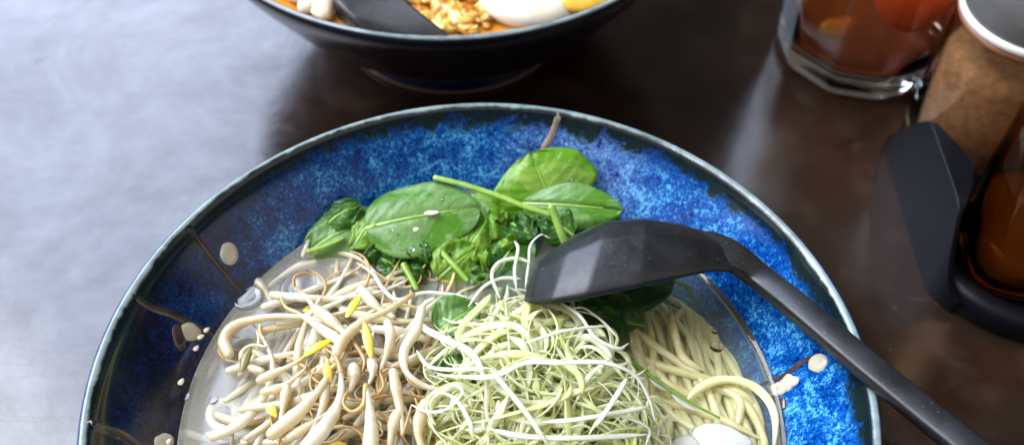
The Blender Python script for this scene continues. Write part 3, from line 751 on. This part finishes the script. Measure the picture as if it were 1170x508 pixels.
for k, where in enumerate(('next to the little cut stalk', 'under the lime green leaf', 'behind the trailing shred', 'at the foot of the oval leaf', 'between oval leaf and sprouts', 'beside the folded bright leaf', 'under the upright shreds', 'in the hollow left of the ladle tip', 'behind the stubby stalk', 'touching the loop of white shred', 'below the crossing stalk', 'at the edge of the leek heap')):
    x = rnd.uniform(440, 600); y = rnd.uniform(272, 335) - max(0, x - 540) * .5; a = rnd.uniform(0, 2 * PI); l = rnd.uniform(14, 26)
    leaf((x, y), (x + math.cos(a) * l * 1.6, y + math.sin(a) * l), rnd.uniform(9, 18), M[rnd.choice(('leafb', 'leafc', 'leafa'))], 'small torn scrap of wet spinach ' + where, 5.3 + rnd.uniform(0, .35), 5.4 + rnd.uniform(0, .4), rnd.uniform(-.4, .2), .2, roll=rnd.gauss(0, .5), seed=40 + k, rough=.34, rib=False)
# crumpled leaf by the wall
leaf((352, 288), (432, 246), 34, M['leafa'], 'crumpled spinach leaf touching the bowl wall', 5.35, 5.8, -.35, .35, roll=.15, seed=14, rough=.22, shape=1.0)
leaf((366, 262), (412, 232), 20, M['leafb'], 'dark crumpled leaf tip against the blue wall', 5.7, 6.2, -.25, .25, seed=15, rough=.2)
leaf((402, 282), (440, 238), 20, M['leafc'], 'small bright leaf between the crumpled and the oval leaf', 5.7, 5.95, -.2, .2, seed=16, rough=.18)
leaf((540, 222), (566, 272), 28, M['leafc'], 'lime green leaf under the crossing stalk', 5.75, 5.65, -.25, .2, seed=17, rough=.12)
leaf((524, 300), (556, 248), 22, M['leafc'], 'translucent green leaf fold beside the broad oval leaf', 5.5, 5.8, -.2, .2, seed=18, rough=.15)
# big oval leaf
leaf((418, 260), (549, 236), 47, M['leafa'], 'broad oval spinach leaf carrying a sesame seed', 6.05, 6.25, -.22, .18, seed=19, rough=.06, shape=.86)
# back right leaves
leaf((634, 240), (606, 174), 62, M['leafc'], 'large round spinach leaf leaning on the far bowl wall', 5.75, 7.0, -.25, .22, seed=20, rough=.07, shape=.8, nrm=(0, -.7, .8))
leaf((598, 232), (712, 240), 27, M['leafa'], 'folded spinach leaf edge beside the ladle top', 6.0, 6.35, -.22, .2, roll=.25, seed=21, rough=.08, shape=1.0)
leaf((655, 268), (616, 244), 22, M['leafb'], 'dark leaf under the ladle tip side', 5.9, 6.1, -.1, .1, seed=22)
leaf((575, 250), (612, 272), 20, M['leafb'], 'wet dark leaf in the gap between stalks', 5.5, 5.7, -.15, .15, seed=23, rough=.2)
def stalk(pts, w, mat, label, w2=None, name='spinach_stalk', cat='stalk'):
    pts = [P(*p) for p in pts]; m = MB(); w2 = w if w2 is None else w2
    sweep(m, smooth_path(pts, 34), lambda u: (w + (w2 - w) * u) / 42 / 2, lambda u: (w + (w2 - w) * u) / 42 / 2 * .8, 10)
    o = m.build(name, mat, None, pts[0]); return tag(o, label, cat)
stalk([(497, 203, 6.6), (530, 211, 6.6), (570, 224, 6.55), (600, 236, 6.5), (628, 245, 6.4)], 9, M['rib'], 'long pale green stalk crossing behind the oval leaf', 9)
stalk([(630, 236, 6.9), (636, 252, 6.6), (642, 268, 6.3), (648, 280, 6.0)], 11, M['rib'], 'short cut stalk standing beside the ladle', 13)
stalk([(503, 286, 5.9), (520, 304, 5.8), (534, 320, 5.6)], 9, M['rib'], 'stubby stalk under the broad oval leaf', 7)
stalk([(461, 302, 5.8), (470, 318, 5.7), (476, 330, 5.6)], 9, M['rib'], 'little cut stalk beside the trailing shred', 8)
stalk([(352, 287, 5.75), (372, 281, 5.8), (392, 272, 5.85)], 8, M['rib'], 'bright stalk of the crumpled leaf at the wall', 5)
stalk([(686, 384, 5.75), (710, 402, 5.7), (745, 430, 5.6), (785, 457, 5.6), (822, 477, 5.5)], 6, M['chive'], 'thin green chive lying across the noodles', 3, 'chive', 'chive')
stalk([(770, 320, 5.2), (785, 328, 5.2), (792, 342, 5.1)], 7, M['chive'], 'short yellow green stalk under the ladle heel', 5, 'chive', 'chive')

# white slice at the front
m = MB(); c = P(818, 530, 5.35); blob(m, c, 1.7, .95, .16, -.05, 3, .3, 1.3, 36, 16); m.build('white_slice', M['white'], None, c)
tag(bpy.data.objects['white_slice'], 'translucent white slice resting on the noodles at the front', 'vegetable slice')
m = MB(); c = P(824, 502, 5.55); blob(m, c, .85, .48, .12, -.25, 5, .3, 1.4, 32, 14, 0, .1); o = m.build('white_slice', M['white'], None, c)
tag(o, 'smaller white slice lying on top of the large one', 'vegetable slice')
# thin strips by the chive
for i, (pts, lab) in enumerate((([(742, 432), (752, 438), (762, 446)], 'thin white onion strip lying along the chive'), ([(768, 450), (782, 460), (795, 468)], 'second white onion strip farther along the chive'))):
    m = MB(); q = [P(x, y, 5.45) for x, y in pts]; sweep(m, smooth_path(q, 12), lambda u: .13 * math.sin(PI * (u * .8 + .1)), .04, 8); o = m.build('onion_strip', M['white'], None, q[0]); tag(o, lab, 'onion strip')

# ------------------------------------------------------------------ sesame seeds, bubbles
def seed(px, py, z, rot, lab, ln=6.5, wall=False):
    c = hit(px, py)[0] + Vector((0, -.03, .07)) if wall else P(px, py, z)
    m = MB(); vs = MB(); blob(m, Vector((0, 0, 0)), ln / 42 * .62, ln / 42 * .40, .06, 0, px, .05, 1, 12, 8)
    for v in m.v: v.y *= (1 - .35 * v.x / (ln / 42 * .62)); 
    R = Matrix.Rotation(rot, 3, 'Z'); m.v = [R @ v + c for v in m.v]
    o = m.build('sesame_seed', M['seed'], None, c); return tag(o, lab, 'sesame seed', 'sesame seeds')
seed(237, 377, 0, .8, 'sesame seed stuck to the wall where the brown branch meets the broth', 8, True)
seed(230, 385, 0, .6, 'sesame seed touching the cream petal by the broth', 9, True)
seed(225, 398, 0, 1.0, 'lowest of three sesame seeds under the cream petal', 8, True)
seed(208, 436, 0, 1.2, 'lone sesame seed above the wall bubble', 9, True)
seed(194, 504, 0, 1.0, 'yellowish sesame seed on the front cream petal', 8, True)
seed(476, 262, 6.42, .3, 'sesame seed lying on the broad oval leaf', 8)
seed(285, 322, 5.4, 1.4, 'sesame seed at the tip of the sprout by the oil drop', 8)
seed(279, 504, 5.4, -.3, 'sesame seed floating at the front of the milky broth', 9)
for i, (x, y, rr, z) in enumerate(((471, 284, 4.5, 6.36), (505, 228, 3.0, 6.40), (448, 262, 2.6, 6.34), (486, 279, 2.2, 6.38), (652, 205, 3.4, 6.62), (420, 248, 2.6, 6.1))):
    m = MB(); c = P(x, y, z); blob(m, c, rr / 42, rr / 46, rr / 70, 0, i, .15, 1, 14, 8); tag(clean(m.build('water_drop', M['bubble'], None, c)), 'small clear water drop beaded on a spinach leaf', 'water drop', 'water drops on the leaves')
m = MB(); c = P(493, 243, 6.42); blob(m, c, .26, .10, .06, .15, 4, .3, 1.3, 16, 8); tag(m.build('garlic_chip', M['seed'], None, c), 'pale oblong chip lying along the midrib of the oval leaf', 'chip')
def ring_bubble(px, py, rp, lab, squash=1, z=None, wall=False):
    z = ZB + .02 if z is None else z; c = (hit(px, py)[0] + Vector((0, 0, .02))) if wall else P(px, py, z); r = rp / 42
    m = MB(); K = 40; prof = [(0, .10 * r + .03), (r * .5, .09 * r + .03), (r * .78, .08 * r + .028), (r * .88, .10 * r + .03), (r * .95, .08 * r + .02), (r, 0), (r * .9, -.02), (0, -.02)]
    lathe(m, prof, K, shape=lambda a: 1 + .04 * math.sin(2 * a + px))
    o = m.build('oil_drop', M['bubble'], None, (0, 0, 0)); clean(o); o.location = c * S; return tag(o, lab, 'oil drop', 'oil drops on the broth')
ring_bubble(283, 340, 21, 'large clear oil drop bulging over the edge of the milky broth')
ring_bubble(334, 334, 7, 'round oil drop between two sunken sprouts')
ring_bubble(244, 457, 6, 'clear bubble afloat in the milky broth near the noodle curl')
ring_bubble(209, 452, 10, 'thin walled bubble hanging at the broth edge', wall=False)
ring_bubble(819, 396, 9, 'clear bubble floating beside the noodles')
ring_bubble(817, 378, 5, 'small bubble behind the clear one beside the noodles')
ring_bubble(345, 330, 32, 'widest flat oil film over the sunken sprouts', z=ZB + .005)
rnd = random.Random(9)
for i in range(22):
    x = rnd.uniform(215, 330); y = rnd.uniform(360, 500)
    if P(x, y, ZB).x < C1.x - 8: continue
    ring_bubble(x, y, rnd.uniform(1.2, 2.6), 'tiny round oil fleck on the milky broth', z=ZB + .01)['group'] = 'tiny oil flecks'
# noodle curl floating in the milky side
pts = [P(256 + 17 * math.cos(a), 474 - 15 * math.sin(a), 5.1) for a in [k * .7 for k in range(9)]]
strand('noodle', pts, .13, M['noodle'], 'noodle end curled into a ring in the milky broth', 'noodle', 'wheat noodles in the broth', n=40)

# ------------------------------------------------------------------ ladle
D0 = depth_of(P(705, 330, 6.7))
L_ = empty('ladle', P(705, 330, 6.2)); tag(L_, 'black ladle face down on the greens with its handle over the bowl edge', 'ladle')
org = P(705, 330, 6.2)
#      bottom px      top px       half width cm, lip
sec = [((599, 343), (603, 322), .50), ((604, 345), (616, 297), 1.15), ((628, 344), (652, 270), 1.85), ((662, 340), (690, 252), 2.15), ((722, 327), (735, 248), 2.15), ((770, 317), (776, 254), 1.70), ((806, 310), (808, 264), 1.15), ((832, 310), (834, 274), .72)]
# facets: (z toward the camera, height)
prof = [(-1.0, .0), (-1.0, .10), (-.90, .45), (-.55, .86), (-.2, 1.0), (.22, .96), (.62, .72), (.86, .30), (.93, .14), (.95, .0)]
def ladle_rows(fac=1.0):
    rows = []
    for b, t, hw in sec:
        B = Pd(*b, D0); T = Pd(*t, D0); U = T - B
        rows.append([B + U * h - fwd * (z * hw + .0) for z, h in prof])
    return rows
rows = ladle_rows(); vs = [v for r in rows for v in r]; k = len(prof); fs = []
for i in range(len(rows) - 1):
    for j in range(k - 1): fs.append([i * k + j, (i + 1) * k + j, (i + 1) * k + j + 1, i * k + j + 1])
fs.append(list(range(k))); fs.append([(len(rows) - 1) * k + j for j in range(k)][::-1])
m = MB(); m.add(vs, fs); lb = clean(m.build('ladle_bowl', M['black'], L_, org, smooth=True))
b = lb.modifiers.new('soft', 'BEVEL'); b.width = .0016; b.segments = 3; b.limit_method = 'ANGLE'; b.angle_limit = .16
sd = lb.modifiers.new('shell', 'SOLIDIFY'); sd.thickness = .0016; sd.offset = -1
# handle: rests on the lip
hp = [(785, 286, D0 - .2), (812, 285, D0 - .3), (838, 294, D0 - .35), (868, 316, D0 - .3)]
pr = P(985, 413, 8.05); pe = P(1130, 530, 8.5); pe2 = P(1160, 555, 8.6)
path = [Pd(*q) for q in hp] + [P(920, 358, 7.75), pr, P(1060, 474, 8.25), pe, pe2]
path = smooth_path(path, 60); m = MB()
def hwid(u): return .50 if u < .05 else (.52 + .02 * math.sin(u * 9) if u < .3 else .40 + .03 * u)
sweep(m, path, lambda u: .62 - .22 * min(1, u / .35), lambda u: .33 - .06 * min(1, u / .4), 16, up=(-fwd + up0 * .35), power=5)
ho = clean(m.build('handle', M['black'], L_, org)); ho.data.shade_smooth()
bv = ho.modifiers.new('soft', 'BEVEL'); bv.width = .0006; bv.segments = 2; bv.limit_method = 'ANGLE'; bv.angle_limit = .6

# ------------------------------------------------------------------ far bowl contents
Z2 = 6.35; r2 = next(r / 100 for r in range(0, 1100) if zin(r / 100) >= Z2)
mb = MB(); lathe(mb, [(0, Z2)] + [(r2 * k / 20, Z2) for k in range(1, 20)] + [(r2 - .05, Z2 + .03), (r2, Z2 + .06)] + [(r, z + .012) for r, z in reversed(pin) if z < Z2 - .05], 120)
o = clean(mb.build('broth', M['orange'])); o.location = C2 * S; tag(o, 'orange chilli broth filling the dark navy bowl', 'broth')
c = P(605, 2, 6.8); m = MB(); blob(m, c, 2.1, 1.45, .75, -.1, 2, .08, .9, 32, 18); e = empty('boiled_egg', c); tag(e, 'halved boiled egg lying in the orange broth', 'egg')
m.build('egg_white', M['egg'], e, c); m = MB(); cc = P(662, -6, 7.15); blob(m, cc, 1.5, 1.0, .45, -.1, 6, .1, 1, 24, 12); m.build('egg_yolk', M['yolk'], e, c)
rnd = random.Random(21)
for i in range(80):
    x = rnd.uniform(462, 560); y = rnd.uniform(-22, 34)
    c = P(x, y, Z2 + rnd.uniform(.0, .3)); m = MB(); s_ = rnd.choice((.15, .22, .3, .5, .62))
    blob(m, c, s_, s_ * rnd.uniform(.5, .8), s_ * .5, rnd.uniform(0, PI), i, .7, 2.2, 20, 12)
    tag(m.build('meat_crumb', M['meat'], None, c), 'glossy orange brown meat crumb beside the egg', 'meat', 'meat crumbs in the orange broth')
for i, (x, y) in enumerate(((345, -6), (356, 2), (368, 10), (335, -14), (640, 18), (676, 2), (690, -8), (655, 12))):
    c = P(x, y, Z2 + .3); m = MB(); blob(m, c, .7, .45, .3, i, i + 60, .18, 1.3, 18, 12)
    tag(m.build('tofu_piece' if i < 4 else 'corn_clump', M['tofu'] if i < 4 else M['yolk'], None, c), 'cream coloured tofu lump at the far bowl wall' if i < 4 else 'yellow corn clump lying between the egg and the bowl wall', 'tofu' if i < 4 else 'corn', 'tofu lumps' if i < 4 else 'corn clumps')
e = empty('ladle', P(440, 0, 7)); tag(e, 'black ladle sunk in the orange broth of the far bowl', 'ladle'); og = P(440, 0, 7)
m = MB(); rows = []
for (l, r, z) in (((372, -40), (432, -60), 7.9), ((376, -14), (452, -10), 7.3), ((382, 4), (472, 10), 7.1), ((400, 24), (500, 32), 6.9), ((430, 48), (530, 56), 6.4)):
    A = P(*l, z); B = P(*r, z); rows.append([A + Vector((0, 0, -.6)), A + Vector((0, 0, .12)), A.lerp(B, .06) + Vector((0, 0, .2)), A.lerp(B, .5) + Vector((0, 0, .05)), A.lerp(B, .94) + Vector((0, 0, .2)), B + Vector((0, 0, .12)), B + Vector((0, 0, -.6))])
k = 7; m.add([v for r in rows for v in r], [[i * k + j, (i + 1) * k + j, (i + 1) * k + j + 1, i * k + j + 1] for i in range(4) for j in range(6)] + [list(range(7)), [28 + j for j in range(7)][::-1]] + [[i * k, i * k + 6, (i + 1) * k + 6, (i + 1) * k] for i in range(4)])
o = clean(m.build('ladle_bowl', M['black'], e, og)); b = o.modifiers.new('soft', 'BEVEL'); b.width = .001; b.segments = 3; b.limit_method = 'ANGLE'
m = MB(); sweep(m, [P(400, -45, 8.2), P(360, -110, 9.5), P(330, -180, 11)], .5, .25, 10, power=4); m.build('handle', M['black'], e, og)

# ------------------------------------------------------------------ tea glass
G = Vector((16.6, 37.75, 0))
def octo(a, n=10, k=.06):
    w = 2 * PI / n; q = ((a + .2) % w) - w / 2; return (1 - k) * 1 / math.cos(q * .92) if True else 1
ge = empty('drinking_glass', G); tag(ge, 'faceted glass tumbler of brown iced tea at the table back', 'glass')
m = MB(); go = [(0, .12), (2.6, .10), (3.5, 0), (3.85, .12), (4.02, .4), (4.0, .8), (4.05, 1.5), (4.25, 4), (4.5, 8), (4.72, 12.0), (4.70, 12.15), (4.6, 12.15)]
gi = [(4.60, 12.0), (4.40, 8), (4.15, 4), (3.92, 1.6), (3.70, 1.1), (3.1, .9), (0, .85)]
lathe(m, go + gi, 80, shape=octo); clean(m.build('glass_wall', M['glass'], ge)); 
m = MB(); lathe(m, [(0, .87), (3.08, .92), (3.67, 1.12), (3.89, 1.62), (4.12, 4), (4.28, 7), (4.36, 8.6), (4.3, 8.62), (0, 8.62)], 80, shape=octo)
te = clean(m.build('iced_tea', M['tea'])); te.location = G * S; tag(te, 'brown iced tea inside the faceted tumbler', 'drink')
c = P(1012, 40, 4.2); m = MB(); blob(m, Vector((17.7, 36.4, 4.3)), 1.75, 1.6, 1.7, .3, 4, .08, 1, 24, 16); tag(m.build('fruit', M['fruit'], None, (17.9, 36.0, 4.1)), 'round reddish orange fruit sunk in the iced tea', 'fruit')
for i, (x, y, z, lab) in enumerate(((14.9, 36.6, 2.2, 'yellowish lemon lump at the bottom of the tea glass'), (18.4, 37.6, 2.3, 'amber lemon lump under the round fruit'))):
    m = MB(); c = Vector((x, y, z)); blob(m, c, 1.0, .6, .4, .5 + i, i + 3, .35, 1.4, 18, 12); tag(m.build('lemon_piece', M['yolk'], None, c), lab, 'lemon')

# ------------------------------------------------------------------ condiment caddy with two bottles
K1 = Vector((20.65, 24.6, 0)); K2 = Vector((20.25, 31.25, 0))
ce = empty('condiment_caddy', (18, 27, 0)); tag(ce, 'black plastic condiment caddy holding the two bottles', 'caddy'); og = Vector((18, 27, 0))
m = MB(); lathe(m, [(0, .42), (2.95, .42), (3.05, .5), (3.15, .95), (3.35, 1.08), (3.75, 1.02), (3.98, .8), (4.05, .45), (4.1, .12), (4.0, .0), (0, 0)], 72, (K1.x, K1.y))
clean(m.build('holder_ring', M['caddy'], ce, og))
m = MB(); lathe(m, [(0, .42), (3.0, .42), (3.05, .5), (3.05, .1), (2.9, 0), (0, 0)], 72, (K2.x + .3, K2.y)); clean(m.build('base_plate', M['caddy'], ce, og))
# flat upright side sheet: level top with a flange that swells toward the bottles, sloping tail, rounded front corner
TOP = [(31.6, .35), (31.1, .75), (30.5, 1.45), (29.7, 2.65), (29.0, 3.55), (28.5, 4.0), (28.1, 4.12), (26.5, 4.15), (24.6, 4.15), (24.0, 4.0), (23.6, 3.6), (23.2, 2.9), (22.8, 2.0), (22.4, 1.2), (22.0, .7)]
tp = [(p.x, p.y) for p in smooth_path([Vector((a, b, 0)) for a, b in TOP], 60)]
m = MB(); vs = []; N = len(tp) - 1
for i, (y, z) in enumerate(tp):
    x0 = 16.55 + (max(0, 23.4 - y) ** 2) * .35 + (max(0, y - 30.7) ** 2) * .5
    fl = .16 + 1.0 * max(0, 1 - abs(y - 26.1) / 2.3) ** .8 * min(1, max(0, (z - 3.2)))
    vs += [(x0, y, 0), (x0, y, z - .05), (x0 + .05, y, z), (x0 + fl, y, z), (x0 + fl + .03, y, z - .14), (x0 + .2, y, z - .35), (x0 + .22, y, 0)]
fs = [[i * 7 + j, (i + 1) * 7 + j, (i + 1) * 7 + (j + 1) % 7, i * 7 + (j + 1) % 7] for i in range(N) for j in range(7)] + [list(range(7)), [N * 7 + j for j in range(7)][::-1]]
m.add(vs, fs); o = clean(m.build('side_panel', M['caddy'], ce, og, smooth=False))
b = o.modifiers.new('soft', 'BEVEL'); b.width = .0005; b.segments = 2; b.limit_method = 'ANGLE'; b.angle_limit = .7

def sq(a): return 1 / (abs(math.cos(a)) ** 3.2 + abs(math.sin(a)) ** 3.2) ** (1 / 3.2)
e = empty('sauce_bottle', (K1.x, K1.y, .45)); tag(e, 'amber sauce bottle in the near ring of the caddy', 'bottle'); og = Vector((K1.x, K1.y, .45))
sh = lambda a: .93 * sq(a + .1)
m = MB(); lathe(m, [(0, .5), (2.2, .46), (2.62, .55), (2.78, .9), (2.8, 1.5), (2.78, 8.5), (2.6, 9.6), (2.0, 10.6), (1.5, 11.2), (1.45, 12.2), (1.3, 12.2), (1.35, 11.2), (1.85, 10.4), (2.42, 9.5), (2.6, 8.5), (2.62, 1.5), (2.5, 1.05), (2.2, .9), (0, .92)], 72, (K1.x, K1.y), shape=sh)
clean(m.build('bottle_wall', M['amberglass'], e, og))
m = MB(); lathe(m, [(0, .935), (2.17, .92), (2.47, 1.07), (2.59, 1.5), (2.59, 2.7), (2.5, 2.66), (0, 2.66)], 72, (K1.x, K1.y), shape=sh)
tag(clean(m.build('amber_sauce', M['soy'], None, (K1.x, K1.y, .94))), 'amber brown sauce filling the near bottle', 'sauce')

e = empty('spice_bottle', (K2.x, K2.y, .45)); tag(e, 'spice bottle of brown pepper powder with a clear cap', 'bottle'); og = Vector((K2.x, K2.y, .45))
m = MB(); lathe(m, [(0, .46), (2.5, .46), (2.75, .6), (2.85, .9), (2.85, 6.5), (2.7, 6.95), (2.6, 7.2), (2.5, 7.2), (2.6, 6.9), (2.7, 6.45), (2.7, 1.0), (2.6, .8), (0, .75)], 72, (K2.x, K2.y)); clean(m.build('bottle_wall', M['sauceglass'], e, og))
m = MB(); lathe(m, [(2.50, 6.86), (2.78, 6.86), (2.84, 6.95), (2.84, 7.12), (2.5, 7.14)], 72, (K2.x, K2.y), closed=True); clean(m.build('seal_ring', M['ringred'], e, og))
m = MB(); lathe(m, [(2.5, 7.16), (2.86, 7.16), (2.92, 7.24), (2.92, 7.42), (2.84, 7.5), (2.5, 7.5)], 72, (K2.x, K2.y), closed=True); clean(m.build('cap_rim', M['capwhite'], e, og))
m = MB(); lathe(m, [(2.80, 7.52), (2.76, 9.6), (2.5, 9.9), (0, 9.95), (0, 9.75), (2.4, 9.72), (2.6, 9.5), (2.64, 7.52)], 72, (K2.x, K2.y), closed=False); clean(m.build('clear_cap', M['clearcap'], e, og))
m = MB(); lathe(m, [(0, 7.55), (1.2, 7.55), (1.25, 8.6), (1.15, 8.7), (1.0, 8.7), (.95, 8.5), (0, 8.5)], 48, (K2.x + .2, K2.y)); clean(m.build('sifter_insert', M['capwhite'], e, og))
m = MB(); lathe(m, [(0, .8), (2.55, .83), (2.66, 1.02), (2.66, 4.9), (2.3, 5.4), (1.0, 5.2), (0, 5.35)], 48, (K2.x, K2.y)); tag(clean(m.build('pepper_powder', M['powder'], None, (K2.x, K2.y, .8))), 'brown pepper powder heaped inside the capped bottle', 'pepper')

# ------------------------------------------------------------------ light
w = bpy.data.worlds.new('World'); scene.world = w; w.use_nodes = True; t = w.node_tree; t.nodes.clear()
def wn(typ): return t.nodes.new(typ)
def wm(op, a, b=None):
    nd = wn('ShaderNodeMath'); nd.operation = op
    for i, v in enumerate((a, b)):
        if v is None: continue
        if isinstance(v, (int, float)): nd.inputs[i].default_value = v
        else: t.links.new(v, nd.inputs[i])
    return nd.outputs[0]
def wss(v, a, b):
    nd = wn('ShaderNodeMapRange'); nd.interpolation_type = 'SMOOTHSTEP'; t.links.new(v, nd.inputs[0]); nd.inputs[1].default_value = a; nd.inputs[2].default_value = b; return nd.outputs[0]
def wmix(f, a, b):
    nd = wn('ShaderNodeMix'); nd.data_type = 'RGBA'
    for i, v in ((0, f), (6, a), (7, b)):
        if isinstance(v, (int, float)): nd.inputs[i].default_value = v
        elif isinstance(v, tuple): nd.inputs[i].default_value = (*v, 1)
        else: t.links.new(v, nd.inputs[i])
    return nd.outputs[2]
SUN = Vector((-.66, .10, .74)).normalized()
sky = wn('ShaderNodeTexSky'); sky.sky_type = 'NISHITA'; sky.sun_disc = False
sky.sun_elevation = math.asin(SUN.z); sky.sun_rotation = math.atan2(SUN.x, SUN.y); sky.dust_density = 4; sky.air_density = 1
tc = wn('ShaderNodeTexCoord'); sx = wn('ShaderNodeSeparateXYZ'); t.links.new(tc.outputs['Generated'], sx.inputs[0]); X, Y, Z = sx.outputs
zc = wm('MAXIMUM', Z, .04); gx = wm('DIVIDE', X, zc); gy = wm('DIVIDE', Y, zc)
nz = wn('ShaderNodeTexNoise'); nz.inputs['Scale'].default_value = 2.2; nz.inputs['Detail'].default_value = 4; t.links.new(tc.outputs['Generated'], nz.inputs[0])
nv = wm('MULTIPLY', wm('SUBTRACT', nz.outputs[0], .5), .22)
gxn = wm('ADD', gx, nv)
opening = wm('MULTIPLY', wss(gxn, -.22, -.38), wss(gxn, -2.2, -1.1))
opening = wm('MULTIPLY', opening, wm('MULTIPLY', wss(gy, -.5, .15), wss(gy, 2.9, 1.7)))
opening = wm('MULTIPLY', opening, wss(Z, .05, .2))
# overcast sky seen past the edge of the awning overhead; the awning stays dim, with an unseen bright band added overhead as fill
cloud = wmix(.93, sky.outputs[0], (31.5, 36.5, 48))
canopy_fill = wmix(wm('MULTIPLY', wss(gy, .35, -.3), wss(gy, -1.9, -1.0)), (.46, .41, .36), (3.6, 3.3, 3.0))
canopy_fill = wmix(wss(Z, .25, .05), canopy_fill, (.35, .33, .31))
col = wmix(opening, canopy_fill, cloud)
bg = wn('ShaderNodeBackground'); bg.inputs[1].default_value = .12; t.links.new(col, bg.inputs[0])
wo = wn('ShaderNodeOutputWorld'); t.links.new(bg.outputs[0], wo.inputs[0])
ld = bpy.data.lights.new('sun', 'SUN'); ld.energy = 1.35; ld.angle = math.radians(50); ld.color = (1, .93, .82)
lo = bpy.data.objects.new('sun', ld); COL.objects.link(lo); lo.rotation_euler = SUN.to_track_quat('Z', 'Y').to_euler()

# ------------------------------------------------------------------ render
vs_ = scene.view_settings; vs_.view_transform = 'Standard'; vs_.look = 'None'; vs_.exposure = 1.0; vs_.gamma = 1
c = scene.cycles; c.max_bounces = 14; c.transmission_bounces = 12; c.transparent_max_bounces = 12; c.diffuse_bounces = 7; c.glossy_bounces = 4; c.volume_bounces = 2
c.use_denoising = True; c.sample_clamp_indirect = 8; c.blur_glossy = .5
